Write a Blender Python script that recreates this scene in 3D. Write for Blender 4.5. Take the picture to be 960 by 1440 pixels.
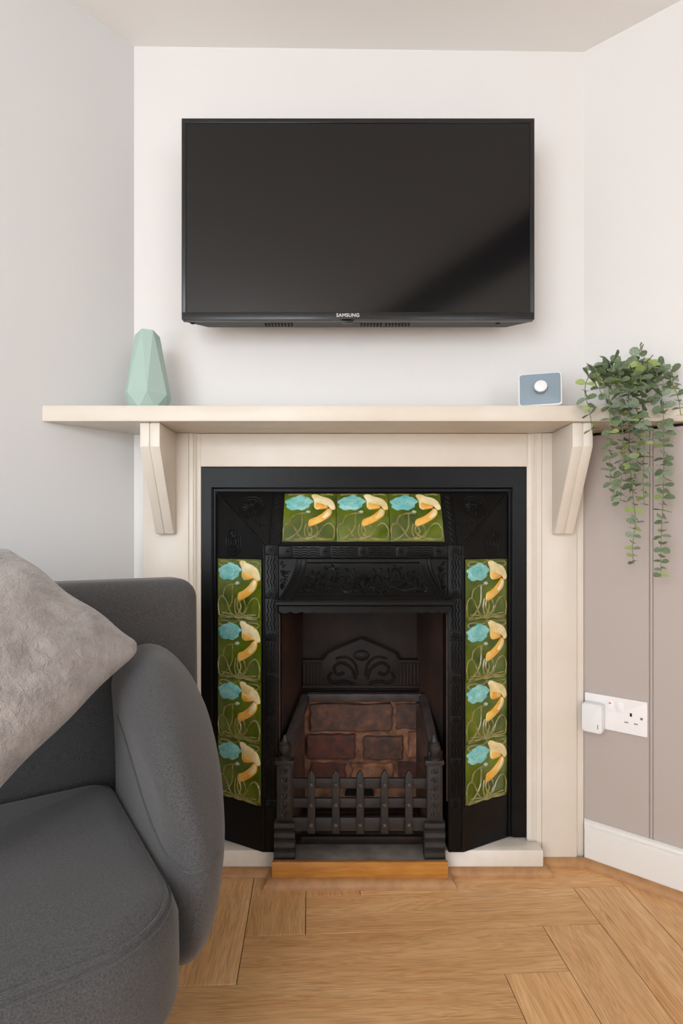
import bpy, bmesh, math, random
from mathutils import Vector, Matrix
random.seed(7)
for o in list(bpy.data.objects):
    bpy.data.objects.remove(o, do_unlink=True)
SC = bpy.context.scene
COL = SC.collection
PI = math.pi

# ------------------------------------------------------------------ camera
F, HZ, CX, H = 800.0, 757.0, 480.0, 0.90       # focal length px, horizon row, centre column, eye height (m)
cam_d = bpy.data.cameras.new('camera')
cam = bpy.data.objects.new('camera', cam_d); COL.objects.link(cam)
cam.location = (0, 0, H); cam.rotation_euler = (PI/2, 0, 0)
cam_d.sensor_width = 36.0; cam_d.sensor_fit = 'AUTO'
cam_d.lens = F/1440*36.0
cam_d.shift_y = (HZ-720)/1440
cam_d.clip_start = 0.01
SC.camera = cam

def P(px, py, Y):                      # pixel + known distance from the wall/thing it touches -> point
    return Vector(((px-CX)*Y/F, Y, H-(py-HZ)*Y/F))

# ------------------------------------------------------------------ world, light, exposure
w = bpy.data.worlds.new('world'); SC.world = w; w.use_nodes = True
w.node_tree.nodes['Background'].inputs[0].default_value = (0.75, 0.86, 1.0, 1)
w.node_tree.nodes['Background'].inputs[1].default_value = 1.0
vs = SC.view_settings
vs.view_transform = 'Standard'; vs.look = 'None'; vs.gamma = 1.0; vs.use_curve_mapping = False
vs.exposure = -0.22

# room plan: a square room seen into one corner, the corner cut off by the chimney breast
YW = 1.60                                # chimney wall distance
XL, XR = -0.583, 0.682                   # chimney wall ends
LU = Vector((-0.662, -0.749, 0)).normalized()   # along the left wall, away from the chimney
LV = Vector((0.7546, -0.6562, 0)).normalized()  # along the right wall, away from the chimney
CL = Vector((XL, YW, 0)); CR = Vector((XR, YW, 0))
OC = Vector((-0.032, 2.22, 0))
LEN_U, LEN_V = 3.7, 3.9
EU = OC + LU*LEN_U; EV = OC + LV*LEN_V; EO = OC + LU*LEN_U + LV*LEN_V
ROOM = [(CL.x, CL.y), (CR.x, CR.y), (EV.x, EV.y), (EO.x, EO.y), (EU.x, EU.y)]   # clockwise from above

def area(name, loc, direction, sx, sy, power, col):
    l = bpy.data.lights.new(name, 'AREA'); l.shape = 'RECTANGLE'; l.size = sx; l.size_y = sy
    l.energy = power; l.color = col
    o = bpy.data.objects.new(name, l); COL.objects.link(o)
    o.location = loc; o.rotation_euler = Vector(direction).to_track_quat('-Z', 'Y').to_euler()
    return o
# daylight through the two windows behind the camera
WIN1_C = EU + LV*1.75; WIN2_C = EV + LU*2.1
area('window_daylight', (WIN1_C + LU*0.16 + Vector((0, 0, 1.07))), -LU + Vector((0, 0, 0.15)), 1.75, 1.95, 82, (0.86, 0.935, 1.0))
area('window_daylight', (WIN2_C + LV*0.16 + Vector((0, 0, 1.45))), -LV + Vector((0, 0, 0.25)), 1.45, 1.25, 26, (0.87, 0.94, 1.0))

# ------------------------------------------------------------------ materials
MATS = {}
def srgb(r, g, b):
    f = lambda c: (c/255/12.92) if c/255 <= 0.04045 else ((c/255+0.055)/1.055)**2.4
    return (f(r), f(g), f(b), 1.0)
def mat(name, c, rough=0.5, c2=None, nscale=8.0, stretch=(1, 1, 1), bump=0.0, bscale=None, metal=0.0,
        spec=0.5, coat=0.0, sheen=0.0, lo=0.35, hi=0.65, detail=4.0, rand=0.0, bdist=0.002, trans=0.0, emit=None):
    m = bpy.data.materials.new(name); m.use_nodes = True
    nt = m.node_tree; n = nt.nodes; L = nt.links
    bs = n['Principled BSDF']
    bs.inputs['Base Color'].default_value = c
    bs.inputs['Roughness'].default_value = rough
    bs.inputs['Metallic'].default_value = metal
    bs.inputs['Specular IOR Level'].default_value = spec
    bs.inputs['Coat Weight'].default_value = coat; bs.inputs['Coat Roughness'].default_value = 0.08
    if sheen: bs.inputs['Sheen Weight'].default_value = sheen; bs.inputs['Sheen Roughness'].default_value = 0.5
    if trans: bs.inputs['Transmission Weight'].default_value = trans
    if emit:
        bs.inputs['Emission Color'].default_value = emit; bs.inputs['Emission Strength'].default_value = 1.0
    tc = n.new('ShaderNodeTexCoord'); mp = n.new('ShaderNodeMapping'); mp.inputs['Scale'].default_value = stretch
    L.new(tc.outputs['Object'], mp.inputs['Vector'])
    if rand:
        oi = n.new('ShaderNodeObjectInfo'); mu = n.new('ShaderNodeMath'); mu.operation = 'MULTIPLY'; mu.inputs[1].default_value = rand
        L.new(oi.outputs['Random'], mu.inputs[0]); cb = n.new('ShaderNodeCombineXYZ')
        for k in range(3): L.new(mu.outputs[0], cb.inputs[k])
        L.new(cb.outputs[0], mp.inputs['Location'])
    if c2:
        nz = n.new('ShaderNodeTexNoise'); nz.inputs['Scale'].default_value = nscale; nz.inputs['Detail'].default_value = detail
        L.new(mp.outputs[0], nz.inputs['Vector'])
        rp = n.new('ShaderNodeValToRGB'); rp.color_ramp.elements[0].position = lo; rp.color_ramp.elements[1].position = hi
        rp.color_ramp.elements[0].color = c; rp.color_ramp.elements[1].color = c2
        L.new(nz.outputs['Fac'], rp.inputs[0]); L.new(rp.outputs[0], bs.inputs['Base Color'])
    if bump:
        nb = n.new('ShaderNodeTexNoise'); nb.inputs['Scale'].default_value = bscale or nscale; nb.inputs['Detail'].default_value = 5
        L.new(mp.outputs[0], nb.inputs['Vector'])
        bp = n.new('ShaderNodeBump'); bp.inputs['Strength'].default_value = bump; bp.inputs['Distance'].default_value = bdist
        L.new(nb.outputs['Fac'], bp.inputs['Height']); L.new(bp.outputs[0], bs.inputs['Normal'])
    MATS[name] = m
    return m

mat('wall_white', srgb(232, 229, 226), 0.75, bump=0.12, bscale=60)
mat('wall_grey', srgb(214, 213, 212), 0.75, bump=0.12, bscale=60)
mat('ceiling_white', srgb(238, 236, 233), 0.8, bump=0.1, bscale=50)
mat('taupe', srgb(185, 173, 166), 0.55, bump=0.06, bscale=90)
mat('skirting_white', srgb(232, 227, 221), 0.35, bump=0.04, bscale=40)
mat('cream_paint', srgb(228, 219, 206), 0.36, c2=srgb(222, 211, 196), nscale=6, bump=0.08, bscale=45, stretch=(1, 1, 1))
mat('oak_trim', srgb(184, 136, 88), 0.42, c2=srgb(168, 120, 76), nscale=40)
mat('orange_wood', srgb(198, 136, 60), 0.35, c2=srgb(176, 112, 44), nscale=12, stretch=(1, 1, 8))
mat('hearth_white', srgb(236, 228, 218), 0.45, c2=srgb(222, 210, 196), nscale=10, bump=0.1, bscale=35)
mat('ash_stone', srgb(128, 118, 110), 0.8, c2=srgb(98, 90, 84), nscale=22, bump=0.4, bscale=60)
mat('iron', srgb(17, 17, 17), 0.35, c2=srgb(12, 12, 12), nscale=18, spec=0.18, bump=0.25, bscale=130, bdist=0.001)
mat('iron_soot', srgb(26, 22, 21), 0.6, c2=srgb(46, 33, 28), nscale=11, spec=0.3, bump=0.4, bscale=90)
mat('iron_rust', srgb(46, 34, 29), 0.75, c2=srgb(78, 48, 34), nscale=9, bump=0.4, bscale=60, lo=0.42, hi=0.72)
mat('iron_ash', srgb(80, 70, 67), 0.6, c2=srgb(56, 48, 46), nscale=30, bump=0.3, bscale=90)
mat('iron_grey', srgb(46, 43, 42), 0.5, c2=srgb(32, 29, 29), nscale=25, bump=0.3, bscale=90)
mat('void', srgb(8, 7, 7), 0.9)
mat('cheek_lining', srgb(112, 80, 62), 0.9, c2=srgb(66, 48, 40), nscale=12, bump=0.8, bscale=45, bdist=0.005)
mat('mortar', srgb(182, 130, 98), 0.9, c2=srgb(112, 78, 60), nscale=24, bump=0.9, bscale=45, bdist=0.006)
mat('brick', srgb(88, 68, 62), 0.9, c2=srgb(128, 88, 68), nscale=34, bump=0.9, bscale=60, bdist=0.005, rand=20, lo=0.42, hi=0.7)
mat('brick_red', srgb(116, 66, 54), 0.9, c2=srgb(80, 60, 54), nscale=34, bump=0.9, bscale=60, bdist=0.005, rand=20)
mat('tile_green', srgb(52, 70, 8), 0.16, c2=srgb(104, 120, 20), nscale=14, coat=0.2, rand=30, lo=0.3, hi=0.75)
mat('tile_line', srgb(148, 142, 86), 0.25, c2=srgb(112, 106, 56), nscale=60, coat=0.4)
mat('glaze_blue', srgb(96, 176, 176), 0.15, c2=srgb(158, 214, 206), nscale=45, coat=0.5, lo=0.35, hi=0.7, rand=10)
mat('glaze_cream', srgb(240, 226, 184), 0.15, c2=srgb(222, 196, 128), nscale=40, coat=0.5, rand=10)
mat('glaze_amber', srgb(230, 158, 46), 0.15, c2=srgb(236, 192, 96), nscale=35, coat=0.5, rand=10)
mat('glaze_pale', srgb(168, 190, 176), 0.15, coat=0.5)
mat('tv_black', srgb(20, 20, 21), 0.28)
mat('tv_case', srgb(40, 40, 40), 0.5)
mat('tv_screen', srgb(12, 12, 13), 0.13, spec=0.5)
mat('silver', srgb(205, 205, 208), 0.35)
mat('vase_green', srgb(170, 194, 184), 0.55)
mat('device_white', srgb(240, 240, 240), 0.35)
mat('device_blue', srgb(142, 158, 170), 0.3)
mat('device_grey', srgb(150, 152, 155), 0.4)
mat('socket_white', srgb(246, 243, 242), 0.28)
mat('socket_grey', srgb(150, 145, 142), 0.4)
mat('red', srgb(214, 60, 60), 0.4)
mat('brass', srgb(150, 140, 120), 0.4, metal=0.8)
mat('sofa_grey', srgb(60, 59, 59), 0.92, c2=srgb(88, 86, 86), nscale=420, bump=0.5, bscale=500, sheen=0.25, spec=0.2, bdist=0.0015, lo=0.3, hi=0.75)
mat('sofa_seam', srgb(60, 60, 63), 0.95, spec=0.1)
mat('leg_dark', srgb(26, 24, 23), 0.5)
mat('leaf_green', srgb(132, 146, 110), 0.6, c2=srgb(88, 108, 78), nscale=10, rand=50)
mat('leaf_yellow', srgb(176, 188, 116), 0.6, c2=srgb(148, 168, 100), nscale=10, rand=50)
mat('leaf_grey', srgb(158, 170, 144), 0.6, c2=srgb(116, 134, 108), nscale=10, rand=50)
mat('stem_green', srgb(122, 136, 92), 0.6)
mat('pot_white', srgb(226, 222, 218), 0.5)
mat('beam_oak', srgb(36, 27, 21), 0.7, c2=srgb(24, 18, 14), nscale=20)

# fluffy cushion: two scales of relief
def fur_material():
    m = mat('cushion_fur', srgb(138, 130, 126), 0.95, c2=srgb(172, 163, 158), nscale=26, sheen=0.6, spec=0.1, lo=0.3, hi=0.7)
    nt = m.node_tree; n = nt.nodes; L = nt.links; bs = n['Principled BSDF']
    tc = n['Texture Coordinate']
    a = n.new('ShaderNodeTexNoise'); a.inputs['Scale'].default_value = 75; a.inputs['Detail'].default_value = 8; a.inputs['Distortion'].default_value = 0.3
    b = n.new('ShaderNodeTexNoise'); b.inputs['Scale'].default_value = 420; b.inputs['Detail'].default_value = 3
    L.new(tc.outputs['Object'], a.inputs['Vector']); L.new(tc.outputs['Object'], b.inputs['Vector'])
    b1 = n.new('ShaderNodeBump'); b1.inputs['Strength'].default_value = 0.7; b1.inputs['Distance'].default_value = 0.010
    b2 = n.new('ShaderNodeBump'); b2.inputs['Strength'].default_value = 0.7; b2.inputs['Distance'].default_value = 0.003
    L.new(a.outputs['Fac'], b1.inputs['Height']); L.new(b.outputs['Fac'], b2.inputs['Height'])
    L.new(b1.outputs[0], b2.inputs['Normal']); L.new(b2.outputs[0], bs.inputs['Normal'])
fur_material()

# oak plank: grain along the plank's own X, a different cut for each plank
def plank_material():
    m = bpy.data.materials.new('oak_plank'); m.use_nodes = True
    nt = m.node_tree; n = nt.nodes; L = nt.links; bs = n['Principled BSDF']
    tc = n.new('ShaderNodeTexCoord'); oi = n.new('ShaderNodeObjectInfo')
    mu = n.new('ShaderNodeMath'); mu.operation = 'MULTIPLY'; mu.inputs[1].default_value = 37.0
    L.new(oi.outputs['Random'], mu.inputs[0])
    cb = n.new('ShaderNodeCombineXYZ')
    for k in range(3): L.new(mu.outputs[0], cb.inputs[k])
    def noise(scale, st, det, dist):
        mp = n.new('ShaderNodeMapping'); mp.inputs['Scale'].default_value = st
        L.new(tc.outputs['Object'], mp.inputs['Vector']); L.new(cb.outputs[0], mp.inputs['Location'])
        z = n.new('ShaderNodeTexNoise'); z.inputs['Scale'].default_value = scale; z.inputs['Detail'].default_value = det
        z.inputs['Distortion'].default_value = dist
        L.new(mp.outputs[0], z.inputs['Vector']); return z
    g1 = noise(3.0, (0.8, 7, 1), 4, 0.5)       # broad figure
    g2 = noise(10.0, (1.4, 60, 1), 5, 0.15)     # fine pores
    # cathedral rings out of the broad noise
    sn = n.new('ShaderNodeMath'); sn.operation = 'MULTIPLY'; sn.inputs[1].default_value = 90.0
    L.new(g1.outputs['Fac'], sn.inputs[0])
    s2 = n.new('ShaderNodeMath'); s2.operation = 'SINE'; L.new(sn.outputs[0], s2.inputs[0])
    r1 = n.new('ShaderNodeValToRGB'); e = r1.color_ramp.elements
    e[0].position = 0.3; e[0].color = srgb(222, 168, 112); e[1].position = 0.7; e[1].color = srgb(238, 192, 138)
    L.new(g1.outputs['Fac'], r1.inputs[0])
    mx = n.new('ShaderNodeMix'); mx.data_type = 'RGBA'; mx.blend_type = 'MULTIPLY'
    ab = n.new('ShaderNodeMapRange'); ab.inputs[1].default_value = -1; ab.inputs[2].default_value = 1; ab.inputs[3].default_value = 0.0; ab.inputs[4].default_value = 0.25
    L.new(s2.outputs[0], ab.inputs[0]); L.new(ab.outputs[0], mx.inputs[0])
    L.new(r1.outputs[0], mx.inputs[6]); mx.inputs[7].default_value = srgb(186, 160, 136)
    mx2 = n.new('ShaderNodeMix'); mx2.data_type = 'RGBA'; mx2.blend_type = 'MULTIPLY'
    r2 = n.new('ShaderNodeMapRange'); r2.inputs[1].default_value = 0.5; r2.inputs[2].default_value = 0.72; r2.inputs[3].default_value = 0.0; r2.inputs[4].default_value = 0.60
    L.new(g2.outputs['Fac'], r2.inputs[0]); L.new(r2.outputs[0], mx2.inputs[0])
    L.new(mx.outputs[2], mx2.inputs[6]); mx2.inputs[7].default_value = srgb(170, 140, 116)
    hs = n.new('ShaderNodeHueSaturation'); L.new(mx2.outputs[2], hs.inputs['Color'])
    vr = n.new('ShaderNodeMapRange'); vr.inputs[3].default_value = 0.92; vr.inputs[4].default_value = 1.08
    L.new(oi.outputs['Random'], vr.inputs[0]); L.new(vr.outputs[0], hs.inputs['Value'])
    L.new(hs.outputs[0], bs.inputs['Base Color'])
    bs.inputs['Roughness'].default_value = 0.42
    bp = n.new('ShaderNodeBump'); bp.inputs['Strength'].default_value = 0.15; bp.inputs['Distance'].default_value = 0.001
    L.new(g2.outputs['Fac'], bp.inputs['Height']); L.new(bp.outputs[0], bs.inputs['Normal'])
    MATS['oak_plank'] = m
plank_material()

def glass_material():
    m = bpy.data.materials.new('pane_glass'); m.use_nodes = True
    nt = m.node_tree; n = nt.nodes; L = nt.links; n.remove(n['Principled BSDF'])
    t = n.new('ShaderNodeBsdfTransparent'); g = n.new('ShaderNodeBsdfGlossy'); g.inputs['Roughness'].default_value = 0.02
    mx = n.new('ShaderNodeMixShader'); mx.inputs[0].default_value = 0.05
    L.new(t.outputs[0], mx.inputs[1]); L.new(g.outputs[0], mx.inputs[2]); L.new(mx.outputs[0], n['Material Output'].inputs[0])
    MATS['pane_glass'] = m
glass_material()

# ------------------------------------------------------------------ mesh helpers
ORG = {}          # object -> origin in the frame its mesh data was written in
class MB:
    def __init__(s): s.v = []; s.f = []
    def add(s, vs_, fs_):
        b = len(s.v); s.v += [Vector(p) for p in vs_]; s.f += [tuple(i+b for i in f) for f in fs_]; return s
    def box(s, x0, x1, y0, y1, z0, z1, bev=0.0, seg=2, M=None):
        bm = bmesh.new()
        r = bmesh.ops.create_cube(bm, size=1.0)
        for v in bm.verts:
            v.co = Vector(((x0+x1)/2 + v.co.x*(x1-x0), (y0+y1)/2 + v.co.y*(y1-y0), (z0+z1)/2 + v.co.z*(z1-z0)))
        if bev: bmesh.ops.bevel(bm, geom=bm.edges[:], offset=bev, segments=seg, profile=0.5, affect='EDGES')
        s._bm(bm, M); return s
    def _bm(s, bm, M=None):
        bm.verts.index_update()
        vv = [(M @ v.co) if M is not None else v.co.copy() for v in bm.verts]
        s.add(vv, [[v.index for v in f.verts] for f in bm.faces]); bm.free()
    def prism(s, poly, fn, a0, a1, bev=0.0, seg=2):
        """poly: list of (u, v); fn(u, v, a) -> point; extruded over a"""
        bm = bmesh.new(); n = len(poly)
        A = [bm.verts.new(fn(u, v, a0)) for u, v in poly]; B = [bm.verts.new(fn(u, v, a1)) for u, v in poly]
        bm.faces.new(A); bm.faces.new(list(reversed(B)))
        for i in range(n): bm.faces.new((A[i], B[i], B[(i+1) % n], A[(i+1) % n]))
        bmesh.ops.recalc_face_normals(bm, faces=bm.faces[:])
        if bev: bmesh.ops.bevel(bm, geom=bm.edges[:], offset=bev, segments=seg, profile=0.5, affect='EDGES')
        s._bm(bm); return s
    def tube(s, pts, r, n=6, closed=False, cap=True):
        pts = [Vector(p) for p in pts]; m = len(pts)
        if m < 2: return s
        rr = r if isinstance(r, (list, tuple)) else [r]*m
        vs_ = []; up = None
        for i in range(m):
            a = pts[(i-1) % m] if (closed or i > 0) else pts[i]; b = pts[(i+1) % m] if (closed or i < m-1) else pts[i]
            t = (b-a); t = t.normalized() if t.length > 1e-9 else Vector((0, 0, 1))
            if up is None:
                up = Vector((0, 0, 1)) if abs(t.z) < 0.9 else Vector((1, 0, 0))
            sd = t.cross(up)
            if sd.length < 1e-6: sd = t.orthogonal()
            sd.normalize(); up = sd.cross(t).normalized()
            for k in range(n):
                an = 2*PI*k/n
                vs_.append(pts[i] + (sd*math.cos(an) + up*math.sin(an))*rr[i])
        fs_ = []
        for i in range(m if closed else m-1):
            j = (i+1) % m
            for k in range(n): fs_.append((i*n+k, i*n+(k+1) % n, j*n+(k+1) % n, j*n+k))
        if cap and not closed:
            fs_.append(tuple(reversed(range(n)))); fs_.append(tuple((m-1)*n+k for k in range(n)))
        return s.add(vs_, fs_)
    def lathe(s, prof, n=24, M=None, cap=True):
        vs_ = []; fs_ = []; m = len(prof)
        for r, z in prof:
            for k in range(n):
                p = Vector((r*math.cos(2*PI*k/n), r*math.sin(2*PI*k/n), z)); vs_.append(M @ p if M is not None else p)
        for i in range(m-1):
            for k in range(n): fs_.append((i*n+k, i*n+(k+1) % n, (i+1)*n+(k+1) % n, (i+1)*n+k))
        if cap: fs_.append(tuple(reversed(range(n)))); fs_.append(tuple((m-1)*n+k for k in range(n)))
        return s.add(vs_, fs_)
    def grid(s, fn, nu, nv, flip=False):
        vs_ = [fn(i/nu, j/nv) for j in range(nv+1) for i in range(nu+1)]; fs_ = []
        for j in range(nv):
            for i in range(nu):
                a = j*(nu+1)+i; q = (a, a+1, a+nu+2, a+nu+1); fs_.append(q[::-1] if flip else q)
        return s.add(vs_, fs_)
    def rbox(s, hx, hy, hz, r, n=10, deform=None):
        """soft box (rounded by r), half sizes, then deform(p)"""
        def ticks(h):
            inner = max(h-r, 1e-4); k = 5
            a = [-h + r*(1-math.cos(PI/2*i/k)) for i in range(k)] if h > r else []
            a = [-inner - r*math.tan(PI/4*(1-i/k)) for i in range(k)]
            mid = [-inner + 2*inner*i/n for i in range(n+1)]
            return a + mid + [-q for q in reversed(a)]
        T = [ticks(hx), ticks(hy), ticks(hz)]; hh = (hx, hy, hz)
        bm = bmesh.new(); cache = {}
        def vert(p):
            key = tuple(round(c, 6) for c in p)
            if key in cache: return cache[key]
            c = Vector([max(-(hh[k]-r), min(hh[k]-r, p[k])) for k in range(3)])
            d = Vector(p)-c
            q = c + d.normalized()*r if d.length > 1e-9 else Vector(p)
            if deform: q = Vector(deform(q))
            cache[key] = bm.verts.new(q); return cache[key]
        for ax in range(3):
            b, c = (ax+1) % 3, (ax+2) % 3
            for sg in (-1, 1):
                for i in range(len(T[b])-1):
                    for j in range(len(T[c])-1):
                        q = []
                        for (ii, jj) in ((i, j), (i+1, j), (i+1, j+1), (i, j+1)):
                            p = [0, 0, 0]; p[ax] = sg*hh[ax]; p[b] = T[b][ii]; p[c] = T[c][jj]; q.append(vert(p))
                        if sg < 0: q.reverse()
                        try: bm.faces.new(q)
                        except ValueError: pass
        s._bm(bm); return s
    def build(s, name, material, parent=None, smooth=True, ang=35, org=None, frame_local=False):
        me = bpy.data.meshes.new(name)
        if org is None:
            if s.v:
                xs = [p.x for p in s.v]; ys = [p.y for p in s.v]; zs = [p.z for p in s.v]
                org = Vector(((min(xs)+max(xs))/2, (min(ys)+max(ys))/2, min(zs)))
            else: org = Vector((0, 0, 0))
        org = Vector(org)
        me.from_pydata([tuple(p-org) for p in s.v], [], s.f); me.update()
        bm = bmesh.new(); bm.from_mesh(me); bmesh.ops.recalc_face_normals(bm, faces=bm.faces[:]); bm.to_mesh(me); bm.free()
        if smooth:
            me.polygons.foreach_set('use_smooth', [True]*len(me.polygons)); me.set_sharp_from_angle(angle=math.radians(ang))
        me.materials.append(MATS[material] if isinstance(material, str) else material)
        o = bpy.data.objects.new(name, me); COL.objects.link(o)
        o.location = org - (ORG[parent] if parent is not None else Vector((0, 0, 0)))
        ORG[o] = org
        if parent is not None: o.parent = parent
        return o

def tag(o, label=None, cat=None, group=None, kind=None):
    if label: o['label'] = label
    if cat: o['category'] = cat
    if group: o['group'] = group
    if kind: o['kind'] = kind
    return o
def thing(name, loc, label, cat, group=None, rotz=0.0):
    o = bpy.data.objects.new(name, None); COL.objects.link(o); o.empty_display_size = 0.05
    o.location = loc; o.rotation_euler = (0, 0, rotz); ORG[o] = Vector(loc) if not rotz else Vector((0, 0, 0))
    return tag(o, label, cat, group)
def struct(o): o['kind'] = 'structure'; return o
def link_copy(src, parent, M):
    """another object on the same mesh, placed in the parent's frame by matrix M"""
    c = src.copy(); COL.objects.link(c); c.parent = parent; c.matrix_basis = M
    return c
def catmull(pts, k=8, closed=False):
    pts = [Vector(p) for p in pts]; n = len(pts); out = []
    for i in range(n if closed else n-1):
        if closed: p0, p1, p2, p3 = pts[(i-1) % n], pts[i], pts[(i+1) % n], pts[(i+2) % n]
        else: p0, p1, p2, p3 = pts[max(i-1, 0)], pts[i], pts[i+1], pts[min(i+2, n-1)]
        for j in range(k):
            t = j/k
            out.append(0.5*((2*p1) + (p2-p0)*t + (2*p0-5*p1+4*p2-p3)*t*t + (3*p1-p0-3*p2+p3)*t**3))
    if not closed: out.append(pts[-1])
    return out

# ------------------------------------------------------------------ the room
XC = 0.058                                # centre line of the fireplace
def ceil_z(x): return 2.276 - 0.0126*(x-0.05)
# floor base and herringbone planks
fb = MB(); n = len(ROOM)
fb.add([(x, y, -0.03) for x, y in ROOM] + [(x, y, -0.0045) for x, y in ROOM],
       [tuple(range(n)), tuple(reversed(range(n, 2*n)))] + [(i, (i+1) % n, (i+1) % n+n, i+n) for i in range(n)])
mat('floor_base', srgb(48, 34, 24), 0.9)
floor = struct(fb.build('floor', 'floor_base', smooth=False))
PW = 0.1375; PN = 5; ANG = math.radians(3.1)
PA = Vector((math.cos(ANG), math.sin(ANG))); PB = Vector((-math.sin(ANG), math.cos(ANG))); PO = Vector((-0.082, 1.292))
def clip_poly(poly):
    out = poly
    for i in range(n):
        a = Vector(ROOM[i]); b = Vector(ROOM[(i+1) % n]); e = b-a; nn = Vector((e.y, -e.x)).normalized()
        inside = lambda p: (p-a).dot(nn) >= 0.002
        res = []
        for k in range(len(out)):
            p, q = out[k], out[(k+1) % len(out)]
            dp, dq = (p-a).dot(nn)-0.002, (q-a).dot(nn)-0.002
            if dp >= 0: res.append(p)
            if (dp >= 0) != (dq >= 0): res.append(p+(q-p)*(dp/(dp-dq)))
        out = res
        if len(out) < 3: return []
    return out
def plank(a0, a1, b0, b1, vertical):
    g = 0.0009
    to = lambda a, b: PO + PA*a + PB*b
    a0 = a0*PW+g; a1 = a1*PW-g; b0 = b0*PW+g; b1 = b1*PW-g
    poly = clip_poly([to(a0, b0), to(a1, b0), to(a1, b1), to(a0, b1)])
    if not poly: return
    cx = sum(p.x for p in poly)/len(poly); cy = sum(p.y for p in poly)/len(poly)
    if len(poly) < 3: return
    rz = ANG + (PI/2 if vertical else 0)
    R = Matrix.Rotation(-rz, 2); m = len(poly); c = to((a0+a1)/2, (b0+b1)/2)
    loc = [R @ (p-c) for p in poly]
    ctr = sum(loc, Vector((0, 0)))/m; ins = [p + (ctr-p).normalized()*0.0012 for p in loc]
    mb = MB()
    mb.add([(p.x, p.y, -0.0045) for p in loc] + [(p.x, p.y, -0.0006) for p in loc] + [(p.x, p.y, 0) for p in ins],
           [tuple(range(m)), tuple(range(2*m, 3*m))] +
           [(i, (i+1) % m, (i+1) % m+m, i+m) for i in range(m)] + [(i+m, (i+1) % m+m, (i+1) % m+2*m, i+2*m) for i in range(m)])
    o = mb.build('plank', 'oak_plank', floor, smooth=False, org=(0, 0, 0))
    o.location = Vector((c.x, c.y, 0)) - ORG[floor]; o.rotation_euler = (0, 0, rz)
for r in range(-45, 20):
    for q in range(-6, 7):
        plank(r+2*PN*q, r+PN+2*PN*q, r, r+1, False)
        plank(r, r+1, r+1+2*PN*q, r+1+PN+2*PN*q, True)

# ceiling
cb_ = MB(); cb_.add([(x, y, ceil_z(x)) for x, y in ROOM] + [(x, y, ceil_z(x)+0.05) for x, y in ROOM],
        [tuple(range(n)), tuple(range(n, 2*n))] + [(i, (i+1) % n, (i+1) % n+n, i+n) for i in range(n)])
ceiling = struct(cb_.build('ceiling', 'ceiling_white', smooth=False))

def wall_piece(mb, A, B, z0, z1, outward, th=0.1, ztop=None):
    """slab standing on the line A-B, inner face on the line"""
    A = Vector(A); B = Vector(B); o = Vector(outward)*th
    za = ztop(A.x) if ztop else z1; zb = ztop(B.x) if ztop else z1
    p = [A, B, B+o, A+o]; za_ = [za, zb, zb, za]
    mb.add([(q.x, q.y, z0) for q in p] + [(q.x, q.y, za_[i]) for i, q in enumerate(p)],
           [(0, 3, 2, 1), (4, 5, 6, 7), (0, 1, 5, 4), (1, 2, 6, 5), (2, 3, 7, 6), (3, 0, 4, 7)])
NL = Vector((-LV.x, -LV.y, 0)); NR = Vector((-LU.x, -LU.y, 0))   # outward normals of left and right walls
# left wall
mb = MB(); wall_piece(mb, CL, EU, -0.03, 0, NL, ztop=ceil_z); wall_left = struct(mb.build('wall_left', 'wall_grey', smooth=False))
# right wall with taupe boarding below
mb = MB(); wall_piece(mb, CR, EV, -0.03, 0, NR, ztop=ceil_z); wall_right = struct(mb.build('wall_right', 'wall_white', smooth=False))
def RW(wd, off, z):                       # point on the right wall: along, out of the wall, up
    p = CR + LV*wd - NR*off; return Vector((p.x, p.y, z))
for k, (w0, w1) in enumerate(((0.001, 0.1675), (0.1765, 0.7405), (0.7495, 1.3505), (1.3595, 2.0005), (2.0095, 2.65))):
    mb = MB(); mb.prism([(w0, 0.0), (w0, 0.010), (w0+0.002, 0.012), (w1-0.002, 0.012), (w1, 0.010), (w1, 0.0)], lambda u, v, a: RW(u, v+0.0005, a), 0.06, 1.1825)
    mb.build('wall_panel', 'taupe', wall_right, smooth=False)
for w0 in (0.1690, 0.7420, 1.3520, 2.0020):
    mb = MB(); mb.prism([(w0-0.001, 0.0), (w0-0.001, 0.0085), (w0+0.001, 0.0112), (w0+0.005, 0.0112), (w0+0.007, 0.0085), (w0+0.007, 0.0)], lambda u, v, a: RW(u, v+0.0005, a), 0.06, 1.1825)
    mb.build('panel_bead', 'taupe', wall_right, smooth=False)
mb = MB(); mb.prism([(0.001, 1.1827), (2.65, 1.1827), (2.65, 1.1906), (0.001, 1.1906)], lambda u, v, a: RW(u, a, v), 0.0005, 0.0040)  # shade of the open gap above the boards, painted as a dark strip
mat('gap_shade', srgb(30, 24, 22), 0.9); mb.build('gap_shade_strip', 'gap_shade', wall_right, smooth=False)
# chimney wall with the fire opening
OH = 0.258; OT = 0.80
mb = MB(); OUTY = Vector((0, 1, 0))
wall_piece(mb, (XL, YW, 0), (XC-OH, YW, 0), -0.03, 0, OUTY, 0.12, ztop=ceil_z)
wall_piece(mb, (XC+OH, YW, 0), (XR, YW, 0), -0.03, 0, OUTY, 0.12, ztop=ceil_z)
wall_piece(mb, (XC-OH, YW, 0), (XC+OH, YW, 0), OT, 0, OUTY, 0.12, ztop=ceil_z)
wall_chimney = struct(mb.build('wall_chimney', 'wall_white', smooth=False))
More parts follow.
